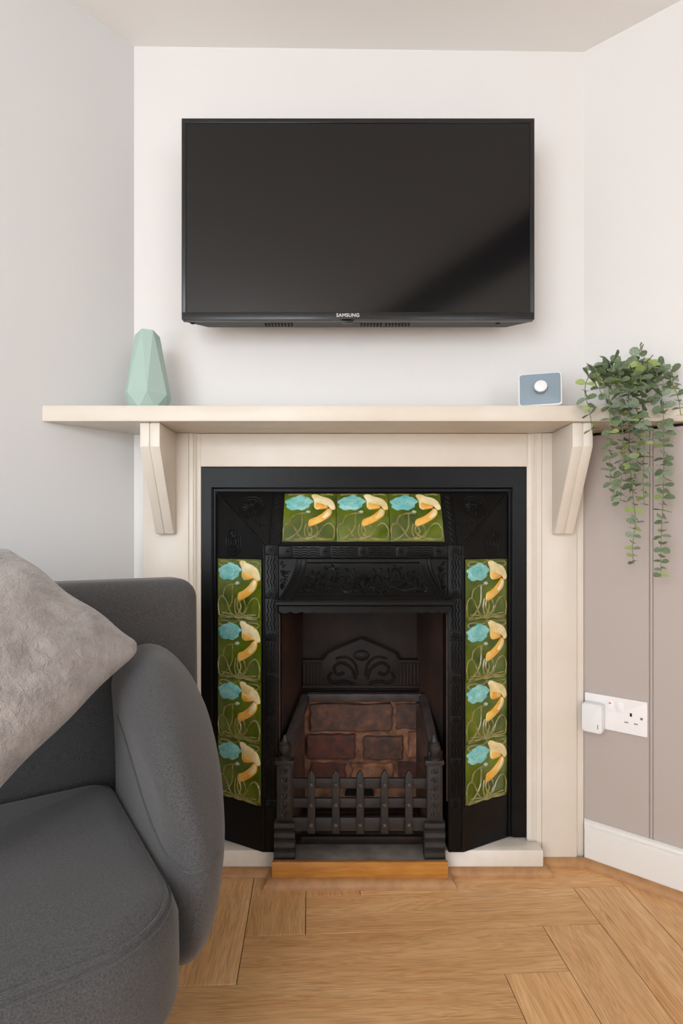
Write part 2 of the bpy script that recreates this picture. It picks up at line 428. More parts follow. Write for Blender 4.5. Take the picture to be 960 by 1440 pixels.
# the two walls behind the camera, each with a window
def window_wall(name, A, along, length, outward, s0, s1, z0, z1, idx, rail):
    mb = MB(); q = lambda s: A + along*s
    wall_piece(mb, q(0), q(s0), -0.03, 0, outward, 0.1, ztop=ceil_z); wall_piece(mb, q(s1), q(length), -0.03, 0, outward, 0.1, ztop=ceil_z)
    wall_piece(mb, q(s0), q(s1), -0.03, z0, outward, 0.1); wall_piece(mb, q(s0), q(s1), z1, 0, outward, 0.1, ztop=ceil_z)
    struct(mb.build(name, 'wall_white', smooth=False))
    fn = lambda s, z, d: q(s) + outward*d + Vector((0, 0, z))
    wm = MB()
    def bar(a0, a1, b0, b1): wm.prism([(a0, b0), (a1, b0), (a1, b1), (a0, b1)], fn, 0.04, 0.08)
    e = 0.002; t = 0.05; m_ = (s0+s1)/2
    bar(s0+e, s1-e, z0+e, z0+t); bar(s0+e, s1-e, z1-t, z1-e); bar(s0+e, s0+t, z0+t, z1-t); bar(s1-t, s1-e, z0+t, z1-t); bar(m_-0.03, m_+0.03, z0+t, z1-t)
    wo = struct(wm.build('window_%d' % idx, 'skirting_white', smooth=False))
    for a, b in ((s0+t, m_-0.03), (m_+0.03, s1-t)):
        g = MB(); g.prism([(a, z0+t), (b, z0+t), (b, z1-t), (a, z1-t)], fn, 0.058, 0.062); g.build('pane', 'pane_glass', wo, smooth=False)
    g = MB(); g.prism([(s0-0.05, z0-0.03), (s1+0.05, z0-0.03), (s1+0.05, z0-0.001), (s0-0.05, z0-0.001)], fn, -0.1, -0.001); g.build('window_sill', 'skirting_white', wo, smooth=False)
window_wall('wall_rear_left', EU, LV, LEN_V, LU, 0.85, 2.65, 0.06, 2.08, 1, None)
window_wall('wall_rear_right', EV, LU, LEN_U, LV, 1.35, 2.85, 0.82, 2.08, 2, None)
# dark ceiling beam behind the camera (what the television reflects)
A = Vector((0.05, -0.90, 0)); B = Vector((0.86, 0.65, 0)); d = (B-A).normalized(); sd = Vector((d.y, -d.x, 0))
mb = MB(); A2 = A - d*1.3
zt = min(ceil_z(p.x) for p in (A2, B, A2+sd*0.24, B+sd*0.24)) + 0.001
mb.prism([(0, 0), (0.24, 0), (0.24, 1), (0, 1)], lambda u, v, a: A2 + d*a + sd*u + Vector((0, 0, (zt-0.05) if v < 0.5 else zt)), 0, (B-A2).length, bev=0.006)
struct(mb.build('trim_1', 'beam_oak', smooth=False))

# unseen globe pendant behind the camera, added as fill to lift ceiling and shadows
mat('fill_glow', srgb(250, 246, 240), 0.4, emit=(0.97, 0.975, 1.0, 1)); MATS['fill_glow'].node_tree.nodes['Principled BSDF'].inputs['Emission Strength'].default_value = 22.0
LX, LY, LZ = -0.55, -0.95, 1.62
pd = thing('fill_pendant', (LX, LY, ceil_z(LX)), 'white globe pendant added out of view as fill light', 'lamp')
mb = MB(); mb.lathe([(0.17*math.sin(max(0.02, PI*i/16)), -0.17*math.cos(PI*i/16)) for i in range(16)], 28, Matrix.Translation((LX, LY, LZ)), cap=False); mb.build('globe', 'fill_glow', pd, ang=80)
mb = MB(); mb.lathe([(0.035, 0.150), (0.035, 0.195), (0.008, 0.21)], 20, Matrix.Translation((LX, LY, LZ))); mb.build('lamp_holder', 'silver', pd)
mb = MB(); mb.tube([(LX, LY, LZ+0.20), (LX, LY, ceil_z(LX)-0.03)], 0.003, 8); mb.build('cable', 'device_white', pd)
mb = MB(); mb.lathe([(0.05, 0.0), (0.045, 0.028), (0.01, 0.034)], 20, Matrix.Translation((LX, LY, ceil_z(LX)-0.001)) @ Matrix.Rotation(PI, 4, 'X')); mb.build('ceiling_rose', 'device_white', pd)

# skirting on the right wall
def run_profile(name, poly, p0, p1, out, material, parent=None, ext0=0.0, ext1=0.0, mit0=0.0, mit1=0.0):
    """profile (distance out of the face, height) swept from p0 to p1; mitred ends: shift per unit out"""
    p0 = Vector(p0); p1 = Vector(p1); dd = (p1-p0).normalized(); out = Vector(out)
    mb = MB(); m = len(poly)
    A = [p0 + out*u + dd*(mit0*u) + Vector((0, 0, v)) for u, v in poly]; B = [p1 + out*u + dd*(mit1*u) + Vector((0, 0, v)) for u, v in poly]
    mb.add(A+B, [tuple(range(m)), tuple(range(m, 2*m))] + [(i, (i+1) % m, (i+1) % m+m, i+m) for i in range(m)])
    return mb.build(name, material, parent, smooth=True, ang=30)
sk = [(0.013, 0.0), (0.031, 0.0), (0.031, 0.098), (0.029, 0.106), (0.024, 0.109), (0.022, 0.116), (0.016, 0.120), (0.013, 0.120)]
struct(run_profile('baseboard_right', sk, RW(-0.0021, 0, 0), RW(2.65, 0, 0), -NR, 'skirting_white', mit0=0.43))
QR = [(0.0, 0.0)] + [(0.019*math.cos(a*PI/12), 0.021*math.sin(a*PI/12)) for a in range(0, 7)]
tr = [0]
def floor_trim(p0, p1, out, m0=0.0, m1=0.0):
    tr[0] += 1
    return struct(run_profile('trim_%d' % (tr[0]+1), QR, (p0[0], p0[1], 0.0), (p1[0], p1[1], 0.0), out, 'oak_trim', mit0=m0, mit1=m1))

# ------------------------------------------------------------------ hearth
YS, YF = 1.524, 1.472               # fronts of the side slabs and of the middle step
HT = 0.066
MX0, MX1 = (382-CX)*YF/F, (630-CX)*YF/F
SX1 = (764-CX)*YS/F; SX0 = -0.475
YJ = 1.570                          # face of the jambs
def slab_outline(x0, x1): return [(x0, YS), (x1, YS), (x1, YJ-0.001), (x0, YJ-0.001)]
for (x0, x1, lb) in ((SX0, MX0-0.001, 'white painted hearth slab beside the dark sofa arm'), (MX1+0.001, SX1, 'white painted hearth slab on the side of the wall socket')):
    mb = MB()
    if x0 < 0: poly = [(x0, YS), (x1, YS), (x1, 1.60), (-0.392, 1.60), (-0.392, YJ-0.001), (x0, YJ-0.001)]
    else: poly = [(x0, YS), (x1, YS), (x1, YJ-0.001), (0.512, YJ-0.001), (0.512, 1.60), (x0, 1.60)]
    mb.prism(poly, lambda u, v, a: Vector((u, v, a)), 0.0, HT-0.002, bev=0.003)
    tag(mb.build('hearth_slab', 'hearth_white'), lb, 'hearth')
st = thing('ash_hearth', (XC-0.02, 1.55, 0), 'grey stone hearth under the grate with an orange wood front', 'hearth')
mb = MB(); mb.box(MX0+0.001, MX1-0.001, YF+0.010, 1.80, 0.0, 0.060, 0.003); mb.build('stone_slab', 'ash_stone', st)
mb = MB(); mb.box(MX0, MX1, YF, YF+0.0098, 0.0, 0.0615, 0.0012); mb.build('front_strip', 'orange_wood', st)
g = 0.0005
floor_trim((MX0-g, YF-g), (MX1+g, YF-g), (0, -1, 0), -1, 1)
floor_trim((MX0-g, YS-g), (MX0-g, YF-g), (-1, 0, 0), 1, 1)
floor_trim((MX1+g, YF-g), (MX1+g, YS-g), (1, 0, 0), -1, -1)
floor_trim((MX1+g, YS-g), (SX1+g, YS-g), (0, -1, 0), 1, 1)
floor_trim((SX1+g, YS-g), (SX1+g, YJ-g), (1, 0, 0), -1, -1)
floor_trim((SX1+g, YJ-g), (0.669, YJ-g), (0, -1, 0), 1, -0.373)
floor_trim((SX0-g, YS-g), (MX0-g, YS-g), (0, -1, 0), -1, -1)
q0 = RW(0.0105, 0.0315, 0); q1 = RW(2.65, 0.0315, 0)
floor_trim(q0, q1, -NR, 0.383, 0)

# ------------------------------------------------------------------ timber surround with shelf
SZ0, SZ1 = 1.191, 1.2308; YSH = 1.415
sr = thing('fireplace_surround', (XC, 1.585, 0), 'cream painted timber fireplace surround with a long mantel shelf on two brackets', 'fireplace surround')
lx = lambda Y: XL + (LU.x/LU.y)*(Y-YW); rx = lambda Y: XR + (LV.x/LV.y)*(Y-YW)
mb = MB(); e = 0.0015
mb.prism([(lx(YSH)+e, YSH), (rx(YSH)-e, YSH), (rx(YW)-e, YW-0.0005), (lx(YW)+e, YW-0.0005)], lambda u, v, a: Vector((u, v, a)), SZ0, SZ1, bev=0.0025)
mb.build('mantel_shelf', 'cream_paint', sr)
ZT = SZ0-0.0005
LJ0, LJ1 = (201-CX)*YJ/F, (265-CX)*YJ/F
RJ0, RJ1 = (762-CX)*YJ/F, (811-CX)*YJ/F
mb = MB(); mb.box(LJ0, LJ1, YJ, YW-0.0005, 0.0, ZT, 0.002); mb.build('jamb', 'cream_paint', sr)
mb = MB(); mb.box(RJ0, RJ1, YJ, YW-0.0005, 0.0, ZT, 0.002); mb.build('jamb', 'cream_paint', sr)
mb = MB(); mb.box(RJ1+0.0005, 0.6735, 1.581, YW-0.0005, 0.0, ZT, 0.003); mb.build('edge_strip', 'cream_paint', sr)
HB = 1.099                                  # underside of the head board
mb = MB(); mb.box(LJ1+0.031, RJ0-0.038, 1.578, YW-0.0005, HB, ZT, 0.002); mb.build('head_board', 'cream_paint', sr)
for (x0, x1, inner) in ((LJ1+0.0005, LJ1+0.0305, 1), (RJ0-0.0375, RJ0-0.0005, -1)):
    s_ = [(0.0, 1.574), (0.35, 1.574), (0.42, 1.578), (0.55, 1.576), (0.7, 1.581), (1.0, 1.584), (1.0, YW-0.0005), (0.0, YW-0.0005)]
    mb = MB(); mb.prism([((x0 + u*(x1-x0)) if inner > 0 else (x1 - u*(x1-x0)), v) for u, v in s_], lambda u, v, a: Vector((u, v, a)), 0.0, ZT)
    mb.build('moulding', 'cream_paint', sr, ang=25)
for (x0, x1) in ((-0.506, -0.456), (0.580, 0.631)):
    prof = [(YJ-0.0005, ZT), (1.428, ZT), (1.428, 1.1306), (1.548, 0.912), (YJ-0.0005, 0.912)]
    xm = (x0+x1)/2
    br = None
    for (a, b, nm) in ((x0, xm-0.0012, 'bracket'), (xm+0.0012, x1, 'bracket_board')):
        mb = MB(); mb.prism(prof, lambda u, v, a_: Vector((a_, u, v)), a, b, bev=0.002)
        o = mb.build(nm, 'cream_paint', br or sr)
        br = br or o
    pr2 = [(YJ-0.0005, ZT-0.001), (1.432, ZT-0.001), (1.432, 1.129), (1.551, 0.914), (YJ-0.0005, 0.914)]
    mb = MB(); mb.prism(pr2, lambda u, v, a_: Vector((a_, u, v)), xm-0.0012, xm+0.0012); mb.build('bracket_core', 'cream_paint', br)

# ------------------------------------------------------------------ cast iron fireplace
fi = thing('cast_iron_fireplace', (XC, 1.55, HT), 'black cast iron fireplace insert with green floral tiles', 'fireplace')
YO, YP, YI = 1.586, 1.590, 1.510     # border face, outer foot of the splay, inner face
HO, HI, HP = 0.408, 0.264, 0.2255    # half widths: splay foot, inner frame, opening
ZO, ZI, ZB = 1.029, 0.883, HT        # splay top, inner top, bottom
X0, X1 = (280.5-CX)*1.595/F, (741.5-CX)*1.595/F
ZTOP = HB-0.001
# flat border
mb = MB(); mb.prism([(X0, ZB), (X0, ZTOP), (X1, ZTOP), (X1, ZB), (XC+HO+0.012, ZB), (XC+HO+0.012, ZO+0.012), (XC-HO-0.012, ZO+0.012), (XC-HO-0.012, ZB)],
                    lambda u, v, a: Vector((u, a, v)), YO, YW-0.001, bev=0.0012)
mb.build('border', 'iron', fi, smooth=False)
mb = MB(); ho, hi_ = HO+0.013, HO-0.002
mb.prism([(XC-ho, ZB), (XC-ho, ZO+0.013), (XC+ho, ZO+0.013), (XC+ho, ZB), (XC+hi_, ZB), (XC+hi_, ZO-0.002), (XC-hi_, ZO-0.002), (XC-hi_, ZB)],
         lambda u, v, a: Vector((u, a, v)), YP+0.0015, YW-0.0012); mb.build('border_rebate', 'iron', fi, smooth=False)
for off, r, yy in ((0.010, 0.0024, YO), (0.001, 0.0022, YO+0.001)):
    mb = MB(); mb.tube([(XC-HO-off, yy, ZB+0.003), (XC-HO-off, yy, ZO+off), (XC+HO+off, yy, ZO+off), (XC+HO+off, yy, ZB+0.003)], r, 8); mb.build('border_bead', 'iron', fi, ang=60)
def TP(x, t, o=0.0):   # on the top splay: x from centre, t 0 inner .. 1 outer, o proud
    return Vector((XC+x, YI+(YP-YI)*t, ZI+(ZO-ZI)*t)) + Vector((0, -0.877, 0.4805))*o
def SP(s, t, z, o=0.0):
    return Vector((XC+s*(HI+(HO-HI)*t), YI+(YP-YI)*t, z)) + Vector((s*0.4856, -0.8742, 0))*o
# splays
mb = MB(); b = [TP(-HO, 1), TP(HO, 1), TP(HI, 0), TP(-HI, 0)]; bk = [Vector((p.x, YW-0.0015, p.z)) for p in b]
mb.add(b+bk, [(0, 3, 2, 1), (4, 5, 6, 7), (0, 1, 5, 4), (1, 2, 6, 5), (2, 3, 7, 6), (3, 0, 4, 7)]); mb.build('top_splay', 'iron', fi, smooth=False)
for s in (-1, 1):
    mb = MB(); b = [SP(s, 1, ZB), SP(s, 1, ZO), SP(s, 0, ZI), SP(s, 0, ZB)]; bk = [Vector((p.x, YW-0.0015, p.z)) for p in b]
    mb.add(b+bk, [(0, 1, 2, 3), (4, 7, 6, 5), (0, 1, 5, 4), (1, 2, 6, 5), (2, 3, 7, 6), (3, 0, 4, 7)]); mb.build('side_splay', 'iron', fi, smooth=False)
    # mitre ridge
    mb = MB(); mb.tube([SP(s, 1, ZO, 0.001), SP(s, 0, ZI, 0.001)], 0.0035, 8); mb.tube([SP(s, 0, ZI, .0), SP(s, 0, ZB+.004, .0)], 0.003, 8); mb.build('mitre_ridge', 'iron', fi, ang=60)
    # inner column
    mb = MB(); xa, xb = sorted((XC+s*HP, XC+s*(HI-0.0005))); mb.box(xa, xb, YI, YW-0.002, ZB, ZI-0.0005, 0.0015); col = mb.build('column', 'iron', fi)
    xm = XC+s*(HP+HI)/2
    for k, zz in enumerate((0.868, 0.752, 0.640, 0.528, 0.416, 0.304, 0.195)):
        q = MB(); q.box(xm-0.0155, xm+0.0155, YI-0.002, YI+0.001, zz-0.013, zz+0.013, 0.001)
        for rr in (0.004, 0.0095): q.tube([(xm+rr*math.cos(a*PI/8), YI-0.002, zz+rr*math.sin(a*PI/8)) for a in range(16)], 0.0016, 5, closed=True)
        for a in range(6): q.tube([(xm, YI-0.002, zz), (xm+0.010*math.cos(a*PI/3), YI-0.0022, zz+0.010*math.sin(a*PI/3))], 0.0014, 4)
        q.build('rosette', 'iron', col, ang=50)
    for k, (za, zb) in enumerate(((0.768, 0.852), (0.656, 0.736), (0.544, 0.624), (0.432, 0.512), (0.320, 0.400), (0.212, 0.288))):
        q = MB()
        for dx in (-0.008, 0.0, 0.008):
            q.tube([(xm+dx+0.0022*math.sin(i*0.9), YI-0.0002, za+(zb-za)*i/24) for i in range(25)], 0.0013, 4)
        q.build('wave_relief', 'iron', col, ang=60)
# band above the hood
mb = MB(); mb.box(XC-HP+0.0005, XC+HP-0.0005, YI, YW-0.002, 0.846, ZI-0.0005, 0.0015); band = mb.build('top_band', 'iron', fi)
for i in range(5):
    xm = XC + (-0.2+0.1*i); zz = 0.8645
    q = MB(); q.box(xm-0.013, xm+0.013, YI-0.002, YI+0.001, zz-0.014, zz+0.014, 0.001)
    for rr in (0.004, 0.009): q.tube([(xm+rr*math.cos(a*PI/8), YI-0.002, zz+rr*math.sin(a*PI/8)) for a in range(16)], 0.0016, 5, closed=True)
    for a in range(6): q.tube([(xm, YI-0.002, zz), (xm+0.010*math.cos(a*PI/3), YI-0.0022, zz+0.010*math.sin(a*PI/3))], 0.0014, 4)
    q.build('rosette', 'iron', band, ang=50)
for i in range(4):
    xa = XC-0.2+0.1*i+0.016; q = MB()
    for dz in (-0.009, -0.003, 0.003, 0.009):
        q.tube([(xa+0.068*k/20, YI-0.0002, 0.8645+dz+0.0016*math.sin(k*0.95)) for k in range(21)], 0.0013, 4)
    q.build('wave_relief', 'iron', band, ang=60)
mb = MB()
for zz in (0.8475, 0.8815): mb.tube([(XC-HP, YI-0.0005, zz), (XC+HP, YI-0.0005, zz)], 0.0022, 6)
mb.build('band_bead', 'iron', band, ang=60)
# spandrel plate behind the hood
mb = MB(); mb.box(XC-HP+0.0005, XC+HP-0.0005, YI+0.006, YI+0.03, 0.735, 0.8455, 0.0); spn = mb.build('spandrel_plate', 'iron', fi, smooth=False)
for s in (-1, 1):
    q = MB()
    for k in range(16):
        t = random.random(); z = 0.765+0.07*t; xx = XC + s*(0.217 - random.random()*0.020*(0.3+t))
        q.tube([(xx+0.004*math.cos(a), YI+0.005, z+0.004*math.sin(a)) for a in [j*0.8 for j in range(7)]], 0.0013, 4)
    q.build('spandrel_relief', 'iron', spn, ang=60)
# hood
def HS(a, t, o=0.0):
    hw = 0.178 + 0.040*t**1.7; Y = YI+0.004 - 0.080*(t**1.9) ; z = 0.845 - 0.100*t
    nz = Vector((0, -1, 0.152*(t**0.9)*1.5+0.05)).normalized()
    # hood curls back at its sides
    side = max(0.0, abs(a)-0.93)/0.07
    return Vector((XC + a*hw, Y + 0.012*side*side*t, z)) + nz*o
mb = MB(); mb.grid(lambda u, v: HS(2*u-1, v), 32, 14, True)
for s in (-1, 1):
    mb.grid(lambda u, v: (HS(s, v)*(1-u) + Vector((HS(s, v).x, YI+0.006, HS(s, v).z))*u), 3, 14)
hood = mb.build('hood', 'iron', fi, ang=40)
q = MB()
for o_, a_ in ((0.0, 0.985), (0.0, 0.93), (0.0, 0.85)):
    for s in (-1, 1): q.tube([HS(s*a_, i/14, o_) for i in range(15)], 0.0028 if a_ < .95 else 0.0035, 6)
for t_, r_ in ((0.10, 0.0022), (0.9, 0.0025)):
    q.tube([HS(-0.85+1.7*i/20, t_) for i in range(21)], r_, 6)
q.build('hood_bead', 'iron', hood, ang=60)
q = MB()
def spiral(cx_, ct, r0, turns, ph, sg, n_=22):
    pts = []
    for i in range(n_):
        f = i/(n_-1); r = r0*(1-0.85*f); an = ph + sg*turns*2*PI*f
        pts.append(HS(cx_ + r*math.cos(an)*0.62, max(0.14, min(0.88, ct + r*math.sin(an)*1.7)), 0.0004))
    return pts
def leafblob(c, dx, dt):
    p0 = HS(*c); p1 = HS(c[0]+dx, max(.14, min(.88, c[1]+dt))); q.tube([p0, p0.lerp(p1, 0.35), p0.lerp(p1, 0.7), p1], [0.0015, 0.0046, 0.0036, 0.0008], 5)
for s in (-1, 1):
    for (cx_, ct, r0, ph) in ((0.20, 0.58, 0.17, 0.4), (0.47, 0.45, 0.16, 2.6), (0.70, 0.60, 0.13, 0.2)):
        sp_ = spiral(s*cx_, ct, r0, 1.3, ph if s > 0 else PI-ph, s); q.tube(sp_, [0.0042-0.0020*i/len(sp_) for i in range(len(sp_))], 5)
        for k in range(7):
            an = k*0.9+ph; leafblob((s*(cx_+r0*0.62*math.cos(an)*0.9), max(.16, min(.86, ct+r0*1.5*math.sin(an)))), s*0.055*math.cos(an+0.8), 0.16*math.sin(an+0.8))
    q.tube([HS(s*x_, t_, 0.0005) for x_, t_ in ((0.0, 0.86), (0.08, 0.7), (0.2, 0.82), (0.36, 0.7), (0.5, 0.8), (0.64, 0.75), (0.78, 0.82))], 0.002, 5)
for k in range(5): leafblob((0.0, 0.8), (k-2)*0.05, -0.45+0.06*abs(k-2))
q.build('scroll_relief', 'iron', hood, ang=60)
# hood lip and scalloped edge
mb = MB(); mb.prism([(1.428, 0.745), (1.424, 0.740), (1.424, 0.733), (1.430, 0.729), (1.5, 0.727), (1.515, 0.727), (1.515, 0.745)], lambda u, v, a: Vector((a, u, v)), XC-0.2215, XC+0.2215)
lip = mb.build('hood_lip', 'iron', fi, ang=30)
mb = MB(); NS = 15; pts = [(XC-0.217, 0.728)]
for i in range(NS*8+1):
    f = i/(NS*8); pts.append((XC-0.217+0.434*f, 0.7115 - 0.004*abs(math.sin(PI*NS*f)) + 0.002))
pts.append((XC+0.217, 0.728))
bm = bmesh.new()
for i in range(1, len(pts)-2):
    a, b = pts[i], pts[i+1]
    mb.add([(a[0], 1.446, 0.728), (b[0], 1.446, 0.728), (b[0], 1.446, b[1]), (a[0], 1.446, a[1]), (a[0], 1.455, 0.728), (b[0], 1.455, 0.728), (b[0], 1.455, b[1]), (a[0], 1.455, a[1])],
           [(0, 1, 2, 3), (7, 6, 5, 4), (3, 2, 6, 7)])
bm.free(); mb.build('scalloped_edge', 'iron', lip, smooth=False)
# corner rosettes and scrolls on the splays
for s in (-1, 1):
    q = MB(); c = (s*0.306, 0.70)
    for rr, r_ in ((0.034, 0.0020), (0.026, 0.0014), (0.008, 0.003)):
        q.tube([TP(c[0]+rr*math.cos(a*PI/14), c[1]+rr*math.sin(a*PI/14)/0.1665, 0.0003) for a in range(28)], r_, 5, closed=True)
    for a in range(14):
        an = a*2*PI/14
        q.tube([TP(c[0]+r_*math.cos(an), c[1]+r_*math.sin(an)/0.1665, 0.0003) for r_ in (0.010, 0.017, 0.024)], [0.0012, 0.0026, 0.0010], 5)
    for k in range(10):
        x_ = s*(0.262+0.012*k); t_ = 0.30+0.016*k + 0.12*random.random()
        if abs(x_) < HI+(HO-HI)*t_-0.012: q.tube([TP(x_+0.005*math.cos(j*0.7), min(.98, t_+0.03*math.sin(j*0.7)), 0.0002) for j in range(7)], 0.0013, 4)
    q.build('corner_rosette', 'iron', fi, ang=60)
    q = MB(); c = (0.62, 0.888)
    for rx_, rr in ((0.026, 0.036), (0.018, 0.026), (0.009, 0.013)):
        q.tube([SP(s, c[0]+rx_*math.cos(a*PI/14)/0.165, c[1]+rr*math.sin(a*PI/14), 0.0003) for a in range(28)], 0.0017, 5, closed=True)
    for a in range(10):
        an = a*2*PI/10; q.tube([SP(s, c[0]+0.012*math.cos(an)/0.165, c[1]+0.017*math.sin(an), 0.0003), SP(s, c[0]+0.022*math.cos(an)/0.165, c[1]+0.032*math.sin(an), 0.0003)], 0.0018, 5)
    q.build('corner_rosette', 'iron', fi, ang=60)
    # pilaster strip beside the top tiles
    q = MB()
    for xx in (0.219, 0.250): q.tube([TP(s*xx, 0.02), TP(s*(xx-0.001), 0.98)], 0.0022, 6)
    for k in range(9):
        t_ = 0.1+0.1*k; q.tube([TP(s*(0.226+0.018*j/6), t_+0.03*math.sin(j*1.1), 0.0) for j in range(7)], 0.0013, 4)
    q.build('pilaster_relief', 'iron', fi, ang=60)
    # rim round the side tiles
    q = MB(); z0, z1 = 0.186, 0.846
    q.tube([SP(s, 0.965, z0), SP(s, 0.965, z1), SP(s, 0.035, z1), SP(s, 0.035, z0)], 0.0024, 6, closed=True); q.build('tile_rim', 'iron', fi, ang=60)
q = MB(); q.tube([TP(-0.2175, 0.975), TP(0.2175, 0.975), TP(0.2175, 0.04), TP(-0.2175, 0.04)], 0.0024, 6, closed=True); q.build('tile_rim', 'iron', fi, ang=60)

# ---- tiles with raised flowers (made once for each of two sizes, then shared)
def tile_parts(W_, H_, side):
    out = []
    mb = MB(); mb.box(0.0004, W_-0.0004, 0.0004, H_-0.0004, -0.004, 0.0022, 0.0012); out.append(('tile', 'tile_green', mb, 40))
    U = lambda u, v, o=0.0: Vector((u*W_, v*H_, 0.0022+o))
    lines = [[(.04, .05), (.02, .22), (.06, .34), (.14, .36), (.22, .28), (.32, .10), (.46, .04)],
             [(.95, .05), (.97, .22), (.92, .34), (.84, .36), (.74, .28), (.64, .11), (.46, .04)],
             [(.14, .37), (.18, .50), (.33, .57), (.5, .57)], [(.36, .56), (.36, .40), (.33, .25), (.2, .10), (.1, .05)],
             [(.5, .36), (.47, .20), (.60, .08), (.80, .05)], [(.60, .36), (.66, .20), (.55, .08), (.32, .05)],
             [(.06, .045), (.5, .03), (.94, .045)], [(.44, .35), (.41, .2), (.46, .07), (.55, .2), (.50, .33)]]
    if side:
        curls = [[[(.50, .985), (.40, .93), (.22, .955), (.08, .95), (.06, .90), (.16, .875), (.34, .90)],
                  [(.50, .985), (.60, .93), (.78, .955), (.93, .95), (.95, .90), (.86, .875), (.80, .885)]]]
        lines += [[(.10, .09), (.3, .075), (.5, .012), (.7, .075), (.9, .09)], [(.06, .012), (.3, .02), (.5, .06), (.7, .02), (.94, .012)]]
    else:
        curls = [[[(.08, .965), (.25, .975), (.4, .965)]], [[(.7, .965), (.85, .975), (.94, .965)]]]
    mb = MB()
    for ln in lines: mb.tube([U(p.x, p.y, 0.0004) for p in catmull([(a, b, 0) for a, b in ln], 5)], 0.0024, 5)
    out.append(('stem_relief', 'tile_line', mb, 60))
    for grp in curls:
        mb = MB()
        for ln in grp: mb.tube([U(p.x, p.y, 0.0004) for p in catmull([(a, b, 0) for a, b in ln], 5)], 0.0022, 5)
        out.append(('curl_relief', 'tile_line', mb, 60))
    def pad(poly, h=0.003, k=4):
        pts = catmull([(a, b, 0) for a, b in poly], k, True); m = len(pts)
        c = sum(pts, Vector())/m; mb = MB(); rings = ((1.0, 0.0), (0.97, h*0.6), (0.80, h), (0.0, h*1.05))
        vs_ = []; 
        for f, z in rings[:3]: vs_ += [U(c.x+(p.x-c.x)*f, c.y+(p.y-c.y)*f, z) for p in pts]
        vs_.append(U(c.x, c.y, h)); fs_ = []
        for r_ in range(2):
            for i in range(m): fs_.append((r_*m+i, r_*m+(i+1) % m, (r_+1)*m+(i+1) % m, (r_+1)*m+i))
        for i in range(m): fs_.append((2*m+i, 2*m+(i+1) % m, 3*m))
        mb.add(vs_, fs_); return mb
    fl = []
    dy = -0.015 if side else -0.01
    for i in range(36):
        a = 2*PI*i/36; r = 1+0.065*math.sin(a*5+0.6)+0.05*math.sin(a*9+1)
        fl.append((0.285+0.255*r*math.cos(a), 0.80+dy+(0.155 if not side else 0.145)*r*math.sin(a) + 0.02*math.cos(a)))
    fm = pad(fl, 0.0035, 3)
    out.append(('blue_flower', 'glaze_blue', fm, 50))
    # ruffles of the flower
    rm = MB()
    for k, (ru, rv) in enumerate(((.17, .075), (.09, .04))):
        rm.tube([U(0.285+ru*(1+.15*math.sin(5*a*PI/12+k))*math.cos(a*PI/12), 0.80+dy+rv*(1+.15*math.sin(4*a*PI/12))*math.sin(a*PI/12), 0.0036) for a in range(24)], 0.0013, 5, closed=True)
    out.append(('petal_ruffle', 'glaze_blue', rm, 60))
    out.append(('cream_lily', 'glaze_cream', pad([(.52, .955), (.61, .975), (.72, .93), (.86, .885), (.95, .80), (.985, .67), (.91, .645), (.87, .72), (.76, .71), (.66, .65), (.58, .70), (.57, .84)], 0.0035), 50))
    out.append(('lily_throat', 'glaze_amber', pad([(.60, .79), (.68, .78), (.80, .74), (.84, .69), (.76, .665), (.66, .655), (.60, .70)], 0.0042), 50))
    out.append(('amber_petal', 'glaze_amber', pad([(.85, .675), (.92, .64), (.89, .52), (.77, .42), (.62, .34), (.48, .30), (.49, .43), (.60, .48), (.71, .55), (.80, .63)], 0.0035), 50))
    out.append(('cream_tip', 'glaze_cream', pad([(.855, .66), (.905, .63), (.88, .53), (.78, .45), (.72, .48), (.80, .58)], 0.0042), 50))
    out.append(('bud', 'glaze_pale', pad([(.42, .60), (.47, .63), (.52, .60), (.47, .57)], 0.003), 50))
    return out
def tile_set(W_, H_, side):
    res = []
    for nm, m_, mb, ang in tile_parts(W_, H_, side):
        o = mb.build(nm, m_, None, ang=ang, org=(0, 0, 0)); res.append(o)
    for c in res[1:]: c.parent = res[0]
    return res
def put_tile(proto, M, first):
    if first: t = proto[0]; t.parent = fi; t.matrix_basis = M; return
    t = link_copy(proto[0], fi, M)
    for c in proto[1:]: link_copy(c, t, Matrix.Identity(4))
def frame_m(o, ax, ay):
    ax = ax.normalized(); ay = ay.normalized(); az = ax.cross(ay)
    M = Matrix.Identity(4)
    for i in range(3): M[i][0] = ax[i]; M[i][1] = ay[i]; M[i][2] = az[i]
    p = o - ORG[fi]
    for i in range(3): M[i][3] = p[i]
    return M
slen = (TP(0, 1)-TP(0, 0)).length
tw = 0.4335/3; pt = tile_set(tw, slen*0.915, False)
for i in range(3):
    put_tile(pt, frame_m(TP(-0.21675+tw*i, 0.05, 0.0005), Vector((1, 0, 0)), TP(0, 1)-TP(0, 0)), i == 0)
swid = (SP(1, 1, 0)-SP(1, 0, 0)).length; th_ = (0.844-0.188)/4; ps = tile_set(swid*0.91, th_, True); first = True
for s in (-1, 1):
    for i in range(4):
        z = 0.188+th_*i
        o = SP(s, 0.955, z, 0.0005) if s < 0 else SP(s, 0.045, z, 0.0005)
        ax = (SP(s, 0, 0)-SP(s, 1, 0)) if s < 0 else (SP(s, 1, 0)-SP(s, 0, 0))
        put_tile(ps, frame_m(o, ax, Vector((0, 0, 1))), first); first = False

